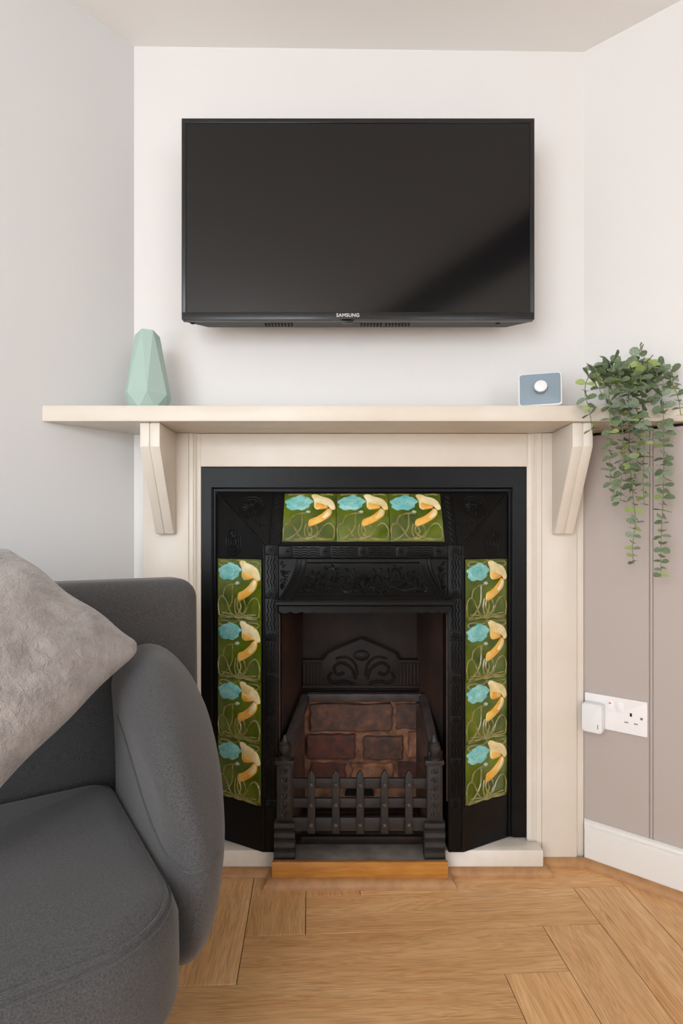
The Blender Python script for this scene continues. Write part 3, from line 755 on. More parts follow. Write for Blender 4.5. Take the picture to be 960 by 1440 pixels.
# ---- firebox
YBK = 1.80; HB2 = 0.180
for s in (-1, 1):
    mb = MB(); q = [(XC+s*HP, YW-0.002), (XC+s*HB2, YBK), (XC+s*(HB2+0.03), YBK), (XC+s*(HP+0.029), YW-0.002)]
    mb.prism(q, lambda u, v, a: Vector((u, v, a)), HT-0.004, 0.83); mb.build('firebox_cheek', 'iron_rust', fi, smooth=False)
    mb = MB(); xa, xb = sorted((XC+s*(HP-0.0045), XC+s*(HP-0.0003))); mb.box(xa, xb, YI+0.004, YI+0.012, 0.2, 0.70, 0.001); mb.build('rusty_edge', 'iron_rust', fi)
mb = MB(); mb.box(XC-HB2-0.03, XC+HB2+0.03, YBK+0.0005, YBK+0.03, HT-0.004, 0.83); mb.build('fire_back', 'iron_soot', fi, smooth=False)
mb = MB(); mb.prism([(YW-.08, 0.80), (YBK+0.03, 0.80), (YBK+0.03, 0.83), (YW-.08, 0.83)], lambda u, v, a: Vector((a, u, v)), XC-HB2-0.02, XC+HB2+0.02); mb.build('throat_plate', 'void', fi, smooth=False)
# ornamental plate above the fire bed
YD = 1.775
dz = lambda py: H-(py-HZ)*YD/F; dx = lambda px: (px-CX)*YD/F
zb0, zb1 = dz(972), dz(928)
pl = [(dx(425), zb0), (dx(590), zb0), (dx(590), zb1), (dx(562), zb1), (dx(556), dz(918)), (dx(535), dz(908)), (dx(508), dz(897)), (dx(481), dz(908)), (dx(460), dz(918)), (dx(453), zb1), (dx(425), zb1)]
mb = MB(); mb.prism(pl, lambda u, v, a: Vector((u, a, v)), YD+0.004, YBK, bev=0.002); orn = mb.build('crested_plate', 'iron_soot', fi)
q = MB()
q.tube([Vector((x, YD+0.003, z)) for x, z in pl[3:10]], 0.004, 6)
for xa, xb in ((425, 453), (562, 590)):
    for k in range(6):
        x = dx(xa+2+(xb-xa-4)*k/5); q.tube([(x, YD+0.003, zb0+0.02), (x, YD+0.003, zb1-0.012)], 0.0035, 6)
    q.tube([(dx(xa), YD+0.002, zb1-0.006), (dx(xb), YD+0.002, zb1-0.006)], 0.004, 6)
q.tube([(dx(425), YD+0.003, zb0+0.012), (dx(590), YD+0.003, zb0+0.012)], 0.005, 6)
for s in (-1, 1):
    c = 508
    for ln, r_ in (([(8, 955), (14, 940), (28, 932), (38, 938), (34, 948), (24, 946)], 0.005), ([(10, 962), (24, 958), (38, 960), (46, 954), (42, 945)], 0.005), ([(5, 950), (10, 932), (22, 924), (36, 926)], 0.004)):
        q.tube([Vector((dx(c+s*p.x), YD+0.002, dz(p.y))) for p in catmull([(a, b, 0) for a, b in ln], 5)], r_, 6)
q.lathe([(0.0001, -0.006), (0.02, -0.005), (0.024, 0.0), (0.02, 0.005), (0.0001, 0.006)], 14, Matrix.Translation((dx(508), YD+0.003, dz(922))) @ Matrix.Rotation(PI/2, 4, 'X') @ Matrix.Diagonal((1.1, 0.7, 1, 1)), cap=False)
q.build('deer_scroll_relief', 'iron_soot', orn, ang=60); bpy.data.objects['deer_scroll_relief'].name = 'scroll_relief'
# brick bed with its mortar
YBR = 1.752
bz = lambda py: H-(py-HZ)*YBR/F; bx_ = lambda px: (px-CX)*YBR/F
mb = MB()
def mort(u, v):
    hw = 0.205-0.033*v; x = XC-hw + 2*hw*u; z = 0.075 + (dz(976)-0.075)*v
    return Vector((x, YBR+0.010+0.004*math.sin(u*23+v*7)*math.sin(v*19), z))
mb.grid(mort, 24, 20, True); mb.box(XC-0.168, XC+0.168, YBR+0.015, YD+0.003, 0.075, dz(977)); bed = mb.build('mortar_bed', 'mortar', fi, ang=60)
def brick(px0, px1, py0, py1, m_='brick', dpt=0.0):
    x0, x1, z0, z1 = bx_(px0), bx_(px1), bz(py1), bz(py0)
    rr = random.Random(int(px0*31+py0)); hx, hz = (x1-x0)/2, (z1-z0)/2; jit = [rr.uniform(-1, 1) for _ in range(64)]
    def df(p):
        k = int((p.x/hx+1)*3.5)*7+int((p.z/hz+1)*3.5); j = jit[k % 64]
        return Vector((p.x + 0.0022*math.sin(p.z*170+jit[0]*3) + (x0+x1)/2, p.y + 0.0022*j + YBR+0.010-dpt, p.z + 0.0020*math.sin(p.x*120+jit[1]*3) + (z0+z1)/2))
    mb = MB(); mb.rbox(hx, 0.014, hz, 0.006, 6, df); return mb.build('brick', m_, bed, ang=50)
brick(436, 551, 990, 1028, dpt=0.004); brick(431, 499, 1033, 1067, 'brick_red', 0.004); brick(511, 566, 1036, 1068, 'brick', 0.003)
brick(557, 592, 990, 1026, 'brick', -0.006); brick(574, 604, 1030, 1066, 'mortar', -0.002)
brick(436, 486, 1074, 1100, 'brick_red', -0.006); brick(560, 592, 1072, 1100, 'brick_red', -0.004); brick(494, 553, 1074, 1098, 'mortar', -0.002)
# plastered cheeks under the sloping rim
for s in (-1, 1):
    mb = MB(); q = [(0.206, 1.545, 0.322), (0.170, 1.738, 0.388), (0.180, 1.738, 0.388), (0.216, 1.545, 0.322)]
    mb.add([(XC+s*x, y, 0.0605) for x, y, z in q] + [(XC+s*x, y, z) for x, y, z in q], [(0, 1, 2, 3), (4, 5, 6, 7), (0, 1, 5, 4), (1, 2, 6, 5), (2, 3, 7, 6), (3, 0, 4, 7)])
    mb.build('cheek_lining', 'cheek_lining', fi, smooth=False)
# ash arch at the foot of the bed
mb = MB(); mb.prism([(0.045*math.cos(a*PI/12), 0.045*math.sin(a*PI/12)) for a in range(13)], lambda u, v, a: Vector((bx_(505)+u, a, bz(1117)+v*0.9)), YBR-0.011, YBR-0.005)
mb.build('ash_arch', 'void', bed, smooth=False)

# ------------------------------------------------------------------ grate
gr = thing('fire_grate', (XC, 1.52, 0.0605), 'dark iron fire grate with pointed bars and two stepped feet', 'grate')
YG = 1.500
gx = lambda px: (px-CX)*YG/F; gz = lambda py: H-(py-HZ)*YG/F
for (c, s) in ((400.5, -1), (610, 1)):
    x = gx(c); mb = MB(); hw = 0.0205
    mb.box(x-hw, x+hw, YG-0.012, YG+0.012, gz(1152), gz(1073), 0.0015); post = mb.build('post', 'iron_grey', gr)
    q = MB(); q.box(x-hw-0.004, x+hw+0.004, YG-0.016, YG+0.016, gz(1073), gz(1067), 0.0015); q.build('post_cap', 'iron_grey', post)
    q = MB(); z0 = gz(1067)
    q.lathe([(0.016, 0), (0.016, 0.004), (0.008, 0.009), (0.011, 0.014), (0.0165, 0.030), (0.0165, 0.036), (0.014, 0.038), (0.015, 0.043), (0.009, 0.047), (0.006, 0.056), (0.0025, 0.063)], 16, Matrix.Translation((x, YG, z0))); q.build('finial', 'iron_grey', post)
    q = MB()   # leaf drops
    for k in range(6):
        zz = gz(1082+12*k)
        for sg in (-1, 1):
            q.tube([(x, YG-0.0125, zz-0.007), (x+sg*0.006, YG-0.0135, zz-0.001), (x+sg*0.009, YG-0.0128, zz+0.007)], [0.001, 0.0042, 0.001], 5)
        q.tube([(x, YG-0.013, zz-0.004), (x, YG-0.015, zz+0.003), (x, YG-0.013, zz+0.009)], [0.0015, 0.0035, 0.001], 5)
    q.tube([(x-0.0175, YG-0.012, gz(1150)), (x-0.0175, YG-0.012, gz(1075)), (x+0.0175, YG-0.012, gz(1075)), (x+0.0175, YG-0.012, gz(1150))], 0.0018, 5, closed=True)
    q.build('leaf_relief', 'iron_grey', post, ang=60)
    # stepped foot
    zz0 = 0.0605; zt_ = gz(1152); yb = YG+0.02
    hgt = zt_-zz0; prof = [(yb, zz0), (1.487, zz0)]
    stp = 4
    for k in range(stp):
        y_ = 1.487 + 0.0016*k; za = zz0+hgt*k/stp; zb = zz0+hgt*(k+1)/stp
        prof += [(y_-0.001, za+0.001), (y_-0.0045, za+hgt/stp*0.35), (y_-0.0035, za+hgt/stp*0.75), (y_+0.004, zb-0.002)]
    prof += [(yb, zt_-0.0005)]
    q = MB(); q.prism(prof, lambda u, v, a: Vector((a, u, v)), x-0.027, x+0.027); q.build('foot', 'iron_grey', gr, ang=25)
xl, xr = gx(411), gx(599.5)
bars = ((1094, 1108), (1122, 1135), (1149, 1168))
for (a, b) in bars:
    mb = MB(); mb.box(xl+0.0005, xr-0.0005, YG-0.004, YG+0.006, gz(b), gz(a), 0.0012); mb.build('cross_bar', 'iron_grey', gr)
for px in (438, 472, 506, 540, 574):
    x = gx(px); hw = 0.0100
    mb = MB(); mb.prism([(x-hw, gz(1169)), (x+hw, gz(1169)), (x+hw, gz(1092)), (x+hw*0.95, gz(1087)), (x, gz(1080)), (x-hw*0.95, gz(1087)), (x-hw, gz(1092))], lambda u, v, a: Vector((u, a, v)), YG-0.0145, YG-0.0045, bev=0.002)
    vb = mb.build('upright', 'iron_grey', gr)
    for py in (1101, 1129, 1157):
        q = MB(); q.lathe([(0.0066, 0), (0.0064, 0.002), (0.0046, 0.0046), (0.0001, 0.0056)], 12, Matrix.Translation((x, YG-0.0145, gz(py))) @ Matrix.Rotation(PI/2, 4, 'X'), cap=False); q.build('rivet', 'iron_ash', vb, ang=80)
# basket rim sloping back from the posts, and the fire bed floor
def rim_bar(p, q_, w_=0.0115):
    p = Vector(p); q_ = Vector(q_); mb = MB(); mb.tube([p, q_], w_, 4, cap=True); return mb
zR = H-(979-HZ)*1.735/F
B1 = P(432, 980, 1.735); B2 = P(592, 980, 1.735); A1 = P(400, 1060, 1.525); A2_ = P(612, 1060, 1.525)
def rim_seg(pa, pb, up=Vector((0, 0, 1))):
    d_ = (pb-pa).normalized(); sd_ = d_.cross(up).normalized(); u2 = sd_.cross(d_); mb = MB()
    h1, h2 = 0.012, 0.013
    mb.prism([(-h2, -h1), (h2, -h1), (h2, h1), (-h2, h1)], lambda u, v, a: pa + d_*a + sd_*u + u2*v, 0, (pb-pa).length, bev=0.003); return mb
rim_seg(B1, B2).build('rim', 'iron_ash', gr); rim_seg(A1, B1 - Vector((.004, 0, 0))).build('rim', 'iron_ash', gr); rim_seg(A2_, B2 + Vector((.004, 0, 0))).build('rim', 'iron_ash', gr)
for (pa, pb) in ((A1, gx(400.5)), (A2_, gx(610))):
    mb = MB(); mb.box(pb-0.012, pb+0.012, YG+0.0125, YG+0.036, gz(1152), pa.z+0.010, 0.002); mb.build('side_bar', 'iron_grey', gr)
mb = MB()
for k in range(9):
    y_ = 1.53+0.023*k; mb.box(XC-0.162, XC+0.162, y_, y_+0.010, 0.085, 0.097, 0.0015)
mb.box(XC-0.166, XC-0.160, 1.53, 1.735, 0.077, 0.097, 0.001); mb.box(XC+0.160, XC+0.166, 1.53, 1.735, 0.077, 0.097, 0.001)
mb.build('bottom_grid', 'iron_soot', gr)
mb = MB(); mb.box(xl-0.03, xr+0.03, 1.560, 1.568, 0.0605, 0.084, 0.001); mb.build('ash_front', 'iron_soot', gr)

# ------------------------------------------------------------------ television
YT = 1.450; TX0, TX1 = (255-CX)*YT/F, (751.5-CX)*YT/F; TZ0, TZ1 = H-(449-HZ)*YT/F, H-(166-HZ)*YT/F
tv = thing('television', ((TX0+TX1)/2, 1.52, TZ0), 'black flat screen television mounted on the white chimney wall', 'television')
bz_ = 0.012; bb = 0.019
mb = MB()
def tvr(x0, x1, z0, z1): mb.box(x0, x1, YT, YT+0.020, z0, z1, 0.002)
mb.prism([(TX0, TZ0), (TX1, TZ0), (TX1, TZ1), (TX0, TZ1)], lambda u, v, a: Vector((u, a, v)), YT+0.0035, YT+0.022, bev=0.002)
for r_ in ((TX0, TX1, TZ0, TZ0+bb), (TX0, TX1, TZ1-bz_, TZ1)): mb.box(r_[0], r_[1], YT, YT+0.006, r_[2], r_[3], 0.0015)
for r_ in ((TX0, TX0+bz_, TZ0+bb-0.002, TZ1-bz_+0.002), (TX1-bz_, TX1, TZ0+bb-0.002, TZ1-bz_+0.002)): mb.box(r_[0], r_[1], YT, YT+0.006, r_[2], r_[3], 0.0015)
bezel = mb.build('bezel', 'tv_black', tv)
mb = MB(); mb.box(TX0+bz_, TX1-bz_, YT+0.0022, YT+0.0034, TZ0+bb, TZ1-bz_); mb.build('screen', 'tv_screen', tv, smooth=False)
# casing: tapers in towards the back at both ends
mb = MB(); yb0, yb1 = YT+0.022, YT+0.066
c0 = [(TX0+0.002, TZ0+0.002), (TX1-0.002, TZ0+0.002), (TX1-0.002, TZ1-0.002), (TX0+0.002, TZ1-0.002)]; c1 = [(TX0+0.055, TZ0+0.004), (TX1-0.055, TZ0+0.004), (TX1-0.055, TZ1-0.07), (TX0+0.055, TZ1-0.07)]
mb.add([(x, yb0, z) for x, z in c0] + [(x, yb1, z) for x, z in c1], [(0, 1, 2, 3), (4, 7, 6, 5), (0, 4, 5, 1), (1, 5, 6, 2), (2, 6, 7, 3), (3, 7, 4, 0)])
case = mb.build('casing', 'tv_case', tv, smooth=False)
for xa, n_ in ((-0.20, 9), (0.05, 7), (0.115, 8)):
    q = MB()
    for k in range(n_): q.box(xa+0.0085*k, xa+0.0085*k+0.004, YT+0.034, YT+0.052, TZ0+0.0005, TZ0+0.003)
    q.build('vent_slots', 'void', case, smooth=False)
for xa in (TX0+0.02, TX1-0.085): 
    q = MB(); q.lathe([(0.006, -0.001), (0.006, 0.001)], 12, Matrix.Translation((xa, YT+0.032, TZ0+0.0022))); q.build('screw_hole', 'void', case, smooth=False)
mb = MB(); mb.box(0.0, 0.03, YT+0.004, YT+0.018, TZ0-0.006, TZ0+0.0005, 0.002); mb.build('sensor_tab', 'tv_black', tv)
mb = MB(); mb.box(-0.10, 0.20, yb1+0.0005, YW-0.012, TZ0+0.14, TZ0+0.34, 0.004); mb.box(-0.14, 0.24, YW-0.0125, YW-0.0008, TZ0+0.1, TZ0+0.38, 0.002); mb.build('wall_mount', 'tv_case', tv)
fc = bpy.data.curves.new('brand_lettering', 'FONT'); fc.body = 'SAMSUNG'; fc.size = 0.0125; fc.align_x = 'CENTER'; fc.align_y = 'CENTER'; fc.extrude = 0.0003; fc.offset = 0.0002; fc.space_character = 1.05
fo = bpy.data.objects.new('tmp_text', fc); COL.objects.link(fo); bpy.context.view_layer.update()
me = bpy.data.meshes.new_from_object(fo.evaluated_get(bpy.context.evaluated_depsgraph_get())); bpy.data.objects.remove(fo, do_unlink=True)
me.name = 'brand_lettering'; me.materials.clear(); me.materials.append(MATS['silver'])
lo_ = bpy.data.objects.new('brand_lettering', me); COL.objects.link(lo_); lo_.parent = bezel
lo_.location = Vector(((489-CX)*YT/F, YT-0.0004, H-(443.5-HZ)*YT/F)) - ORG[bezel]; lo_.rotation_euler = (PI/2, 0, 0)

# ------------------------------------------------------------------ vase
VX, VY = (207.5-CX)*1.48/F, 1.48; VZ = SZ1+0.0003
def ring(r, z, ph, k=7): return [Vector((VX+r*math.cos(ph+2*PI*i/k), VY+r*math.sin(ph+2*PI*i/k), VZ+z)) for i in range(k)]
K = 7; ph = -PI/2+0.30
base = ring(0.046, 0.0, ph+PI/K, K); wide = ring(0.0610, 0.037, ph, K); top = ring(0.0315, 0.196, ph+PI/K, K); tin = ring(0.0275, 0.196, ph+PI/K, K); bot = ring(0.04, 0.05, ph+PI/K, K)
for i, p in enumerate(top): p.z += 0.007*math.cos(i*2.1); tin[i].z = p.z-0.001
low = ring(0.0530, 0.052, ph+PI/K, K)
mb = MB(); vv = base+wide+top+tin+bot+low; ff = [tuple(reversed(range(K)))]
for i in range(K):
    j = (i+1) % K
    ff += [(i, K+j, K+i), (i, j, K+j)]                       # foot facets
    ff += [(K+i, K+j, 5*K+i)]                                # small triangle over the belly
    ff += [(K+j, 2*K+i, 5*K+i), (K+j, 2*K+j, 2*K+i)] if False else []
    # long upper facets: kite between the belly point and the rim
    ff += [(K+i, 5*K+i, 2*K+i), (K+j, 2*K+i, 5*K+i), (K+j, 2*K+j, 2*K+i)]
    ff += [(2*K+i, 2*K+j, 3*K+j, 3*K+i), (3*K+i, 3*K+j, 4*K+j, 4*K+i)]
ff.append(tuple(range(4*K, 5*K)))
mb.add(vv, ff)
tag(mb.build('vase', 'vase_green', smooth=False), 'pale sage green faceted vase on the mantel shelf', 'vase')

# ------------------------------------------------------------------ thermostat
tz = SZ1+0.0003
th = thing('thermostat', (P(760, 568, 1.455).x, 1.462, tz), 'pale blue and white thermostat with a round dial on the mantel shelf', 'thermostat', rotz=math.radians(-16))
def rrect(hw, hh, r, k=6):
    pts = []
    for (cx_, cy_, a0) in ((hw-r, hh-r, 0), (-hw+r, hh-r, PI/2), (-hw+r, -hh+r, PI), (hw-r, -hh+r, 1.5*PI)):
        for i in range(k+1): pts.append((cx_+r*math.cos(a0+PI/2*i/k), cy_+r*math.sin(a0+PI/2*i/k)))
    return pts
TL = Matrix.Translation((0, 0.0, 0.0475)) @ Matrix.Rotation(math.radians(-14), 4, 'X')
fnT = lambda u, v, a: TL @ Vector((u, a, v))
mb = MB(); mb.prism(rrect(0.053, 0.046, 0.009), fnT, -0.010, 0.012, bev=0.002); tb = mb.build('body', 'device_white', th)
mb = MB(); mb.prism(rrect(0.0495, 0.0425, 0.007), fnT, -0.0116, -0.0098, bev=0.0006); fp = mb.build('face_plate', 'device_blue', th)
MD = TL @ Matrix.Rotation(PI/2, 4, 'X')
mb = MB(); mb.lathe([(0.0155, 0.0117), (0.0155, 0.022), (0.0150, 0.024)], 32, TL @ Matrix.Translation((0.001, 0, 0.0)) @ Matrix.Rotation(PI/2, 4, 'X')); dl = mb.build('dial', 'device_grey', th, ang=40)
mb = MB(); mb.lathe([(0.0156, 0.0241), (0.0152, 0.0275), (0.0140, 0.0285)], 32, TL @ Matrix.Translation((0.001, 0, 0.0)) @ Matrix.Rotation(PI/2, 4, 'X')); mb.build('dial_cap', 'device_white', dl, ang=40)
mb = MB(); mb.lathe([(0.0012, 0.0114), (0.0012, 0.0122)], 10, TL @ Matrix.Translation((-0.004, 0, -0.034)) @ Matrix.Rotation(PI/2, 4, 'X')); mb.build('indicator', 'device_grey', fp)
mb = MB(); mb.prism([(0.005, 0.0), (0.055, 0.0), (0.055, 0.005), (0.02, 0.045), (0.012, 0.043)], lambda u, v, a: Vector((a, u, v)), -0.03, 0.03, bev=0.001); mb.build('stand', 'device_grey', th)

# ------------------------------------------------------------------ socket and plug-in adapter
sz0, sz1 = 0.382, 0.4735; sw0, sw1 = 0.0085, 0.1655; po = 0.0127
so = thing('wall_socket', RW((sw0+sw1)/2, po, sz0), 'white double wall socket on the taupe panelling', 'socket')
fnS = lambda u, v, a: RW(u, a, v)
scx, scz = (sw0+sw1)/2, (sz0+sz1)/2
mb = MB(); mb.prism([(scx+a, scz+b) for a, b in rrect((sw1-sw0)/2, (sz1-sz0)/2, 0.003)], fnS, po, po+0.009, bev=0.002); mb.build('plate', 'socket_white', so)
fo_ = po+0.009
for (w_, z_, red) in ((0.0755, 0.449, True), (0.098, 0.449, False)):
    mb = MB(); mb.prism([(w_-0.008, z_-0.013), (w_+0.008, z_-0.013), (w_+0.008, z_+0.013), (w_-0.008, z_+0.013)], fnS, fo_-0.001, fo_+0.003, bev=0.001); sw = mb.build('switch', 'socket_white', so)
    if red:
        q = MB(); q.prism([(w_-0.003, z_+0.006), (w_+0.003, z_+0.006), (w_+0.003, z_+0.009), (w_-0.003, z_+0.009)], fnS, fo_+0.0025, fo_+0.0033); q.build('switch_mark', 'red', sw, smooth=False)
for (w_, z_, a, b) in ((0.1265, 0.434, 0.0025, 0.0045), (0.1155, 0.412, 0.0045, 0.0018), (0.1385, 0.412, 0.0045, 0.0018)):
    q = MB(); q.prism([(w_-a, z_-b), (w_+a, z_-b), (w_+a, z_+b), (w_-a, z_+b)], fnS, fo_-0.001, fo_+0.0004); q.build('pin_hole', 'void' if a < b else 'socket_grey', so, smooth=False)
q = MB(); q.prism([(0.152+0.0035*math.cos(a*PI/6), 0.4285+0.0035*math.sin(a*PI/6)) for a in range(12)], fnS, fo_-0.001, fo_+0.001); q.build('screw', 'brass', so, smooth=False)
ad = thing('plug_in_adapter', RW(0.033, fo_+0.0005, 0.375), 'white square plug-in adapter pushed into the wall socket', 'adapter')
mb = MB(); mb.prism([(0.037+a, 0.414+b) for a, b in rrect(0.026, 0.0385, 0.006)], fnS, fo_+0.004, fo_+0.033, bev=0.003); ab_ = mb.build('body', 'device_white', ad)
mb = MB(); mb.box(-0.018, 0.018, -0.015, 0.015, 0, 0.0035, 0.001, M=Matrix.Identity(4)); mb.v = [RW(0.038+p.x, fo_+0.0005+p.z, 0.416+p.y) for p in mb.v]; mb.build('plug_base', 'device_white', ad)
mb = MB(); mb.prism([(0.052, 0.388), (0.0545, 0.388), (0.0545, 0.400), (0.052, 0.400)], fnS, fo_+0.0325, fo_+0.0334); mb.build('status_light', 'device_grey', ab_, smooth=False)

# ------------------------------------------------------------------ trailing plant
plx, ply = 0.735, 1.487
pn = thing('trailing_plant', (plx, ply, SZ1), 'trailing eucalyptus plant hanging over the mantel shelf', 'plant')
mb = MB(); mb.lathe([(0.036, 0.0003), (0.040, 0.004), (0.047, 0.070), (0.048, 0.074), (0.044, 0.074), (0.042, 0.066), (0.001, 0.064)], 24, Matrix.Translation((plx, ply, SZ1))); mb.build('pot', 'pot_white', pn, ang=50)
YH = 1.385
S = SZ1
strands = [
    # (points as (px, py, Y), leaf size, colour bias)
    ([(884, 545, 1.47), (893, 520, 1.44), (898, 500, 1.43), (902, 481, 1.43)], 0.0150, 0.0),
    ([(872, 545, 1.46), (850, 519, 1.42), (828, 530, 1.39), (822, 552, 1.385), (829, 580, YH), (833, 612, YH)], 0.0170, 0.42),
    ([(874, 545, 1.46), (862, 522, 1.41), (856, 550, 1.39), (858, 600, YH), (857, 660, YH), (862, 692, YH), (868, 706, YH)], 0.0140, 0.2),
    ([(880, 545, 1.46), (882, 530, 1.41), (884, 570, 1.385), (885, 640, YH), (890, 700, YH), (893, 735, YH), (889, 770, YH), (891, 794, YH)], 0.0140, 0.3),
    ([(890, 545, 1.46), (912, 530, 1.41), (930, 560, 1.385), (933, 620, YH), (932, 700, YH), (929, 760, YH), (929, 812, YH)], 0.0140, 0.15),
    ([(892, 545, 1.46), (915, 520, 1.42), (938, 530, 1.40), (952, 556, 1.39), (957, 584, YH)], 0.0150, 0.2),
    ([(878, 545, 1.46), (872, 520, 1.40), (871, 560, 1.38), (876, 620, 1.375), (874, 660, 1.375), (872, 705, 1.378)], 0.0145, 0.1),
    ([(886, 545, 1.46), (898, 525, 1.40), (903, 570, 1.38), (905, 630, 1.375), (904, 680, 1.375), (906, 712, 1.378)], 0.0145, 0.35),
    ([(880, 545, 1.46), (868, 512, 1.43), (848, 512, 1.41), (842, 540, 1.395), (848, 562, 1.39)], 0.0155, 0.1),
    ([(886, 545, 1.46), (896, 512, 1.42), (915, 512, 1.40), (925, 535, 1.39), (918, 562, 1.385)], 0.0155, 0.1),
    ([(884, 545, 1.46), (880, 515, 1.42), (888, 530, 1.39), (894, 570, 1.38), (896, 640, 1.37), (884, 690, 1.37)], 0.0145, 0.1),
    ([(890, 545, 1.46), (925, 515, 1.44), (943, 520, 1.42), (946, 545, 1.41)], 0.0145, 0.1),
]
lf = MB(); NLf = 9
lv = [(0, 0, 0)]
for i in range(NLf):
    a = -PI/2 + 2*PI*(i+0.5)/NLf
    lv.append((math.cos(a)*0.46, 0.52+math.sin(a)*0.50, 0.07*math.cos(a)**2*1.6 - 0.05*(0.52+math.sin(a)*0.5)**2))
lv.append((0, 0.52, -0.03))
lff = [(NLf+1, i+1, (i+1) % NLf+1) for i in range(NLf)] + [(0, 1, NLf)]
lf.add(lv, lff)
protos = []
for mname in ('leaf_green', 'leaf_grey', 'leaf_yellow'):
    protos.append(lf.build('leaf', mname, None, ang=80, org=(0, 0, 0)))
used = [False]*3
rl = random.Random(3); cnt = 0
for pts, ls, yb_ in strands:
    path = catmull([P(*p) for p in pts], 14)
    mb = MB(); mb.tube(path, [0.0016-0.0008*i/len(path) for i in range(len(path))], 5); mb.build('stem', 'stem_green', pn, ang=70)
    acc = 0.0; nxt = 0.035; total = sum((path[i+1]-path[i]).length for i in range(len(path)-1)); k = 0
    for i in range(len(path)-1):
        p, q = path[i], path[i+1]; L_ = (q-p).length
        while acc+L_ > nxt:
            c = p.lerp(q, (nxt-acc)/L_); t = (q-p).normalized(); f = nxt/total
            o = t.orthogonal().normalized(); phi = (k % 2)*PI/2 + rl.uniform(-0.5, 0.5); o = Matrix.Rotation(phi, 3, t) @ o
            for sg in (-1, 1):
                out_ = (o*sg + t*rl.uniform(-0.1, 0.5) + Vector((rl.uniform(-.2, .2), rl.uniform(-.35, .1), rl.uniform(-.1, .3)))).normalized()
                nrm = t*-0.55 + Vector((rl.uniform(-.5, .5), rl.uniform(-1.5, -0.1), rl.uniform(0, .5)))
                ax = out_.cross(nrm)
                if ax.length < 1e-3: continue
                ax.normalize(); az = ax.cross(out_)
                sz = 2*ls*(1.0-0.40*f**2)*rl.uniform(0.75, 1.1)*1.02
                M = Matrix.Identity(4); loc = c - ORG[pn]
                for r_ in range(3): M[r_][0] = ax[r_]*sz; M[r_][1] = out_[r_]*sz; M[r_][2] = az[r_]*sz; M[r_][3] = loc[r_]
                u = rl.random(); ci = 2 if u < yb_*0.9 else (1 if u < 0.5 else 0)
                if not used[ci]:
                    used[ci] = True; protos[ci].parent = pn; protos[ci].matrix_basis = M
                else: link_copy(protos[ci], pn, M)
                cnt += 1
            k += 1; nxt += ls*1.12
        acc += L_
print('leaves', cnt)

# ------------------------------------------------------------------ sofa
SRZ = math.radians(33.2)
sf = thing('sofa', (-0.461, 1.153, 0.0), 'dark grey fabric sofa with a rounded arm beside the fireplace', 'sofa', rotz=SRZ)
SLX = -0.70                                  # inner face of the far arm
# base
mb = MB(); mb.rbox(0.31, 0.19, 0.065, 0.045, 8, lambda p: Vector((p.x-0.350, p.y-0.19, p.z+0.19))); mb.build('base', 'sofa_grey', sf, ang=60)
# seat cushion: rounded plan outline lofted through a pillowy edge profile
SHX, SY0, SY1, SZC, SHZ, SR = 0.350, -0.530, 0.006, 0.338, 0.088, 0.055
def seat_ring(inset, z):
    pts = []; RF, RB = max(0.004, 0.125-inset), max(0.004, 0.06-inset)
    x0, x1, y0, y1 = -SHX+inset, SHX-inset, SY0+inset, SY1-inset
    for (cx_, cy_, a0, r_) in ((x1-RF, y0+RF, -PI/2, RF), (x1-RB, y1-RB, 0, RB), (x0+RB, y1-RB, PI/2, RB), (x0+RF, y0+RF, PI, RF)):
        pts += [(cx_+r_*math.cos(a0+PI/2*i/8), cy_+r_*math.sin(a0+PI/2*i/8)) for i in range(9)]
    out = []
    for i in range(len(pts)):                       # extra points along the straights
        p, q_ = pts[i], pts[(i+1) % len(pts)]; out.append(p)
        if math.dist(p, q_) > 0.15: out += [(p[0]+(q_[0]-p[0])*k/8, p[1]+(q_[1]-p[1])*k/8) for k in range(1, 8)]
    return [Vector((x-0.348, y, z)) for x, y in out]
def seat_edge(phi): return SR*(1-math.cos(phi)), SZC + (SHZ-SR)*(1 if phi > 0 else -1) + SR*math.sin(phi)
rings = []
for i in range(-8, 9):
    ins, z = seat_edge(PI/2*i/8 if i else 0.0001); rings.append(seat_ring(ins if i else 0.0, z if i else SZC))
for k in range(1, 10):                              # crowned top
    c = Vector((-0.348, (SY0+SY1)/2, 0)); f = 1-k/10; b_ = rings[16]
    rings.append([Vector((c.x+(p.x-c.x)*f, c.y+(p.y-c.y)*f, SZC+SHZ+0.014*(1-f*f))) for p in b_])
mb = MB(); nr = len(rings[0]); vv = [p for r_ in rings for p in r_]; ff = [tuple(reversed(range(nr)))]
for j in range(len(rings)-1):
    for i in range(nr): ff.append((j*nr+i, j*nr+(i+1) % nr, (j+1)*nr+(i+1) % nr, (j+1)*nr+i))
ff.append(tuple((len(rings)-1)*nr+i for i in range(nr))); mb.add(vv, ff); seat = mb.build('seat_cushion', 'sofa_grey', sf, ang=60)
for phi_, r_ in ((0.85, 0.0030), (0.66, 0.0018)):
    ins, z = seat_edge(phi_); mb = MB(); mb.tube(seat_ring(ins-0.0008, z), r_, 6, closed=True); mb.build('piping', 'sofa_grey', seat, ang=70)
# backrest
def back_df(p):
    x, y, z = p.x, p.y, p.z
    return Vector((x-0.345, y+0.075+0.10*(z+0.08)*0.35, z+0.535))
mb = MB(); mb.rbox(0.535, 0.068, 0.275, 0.045, 14, back_df); mb.build('backrest', 'sofa_grey', sf, ang=60)
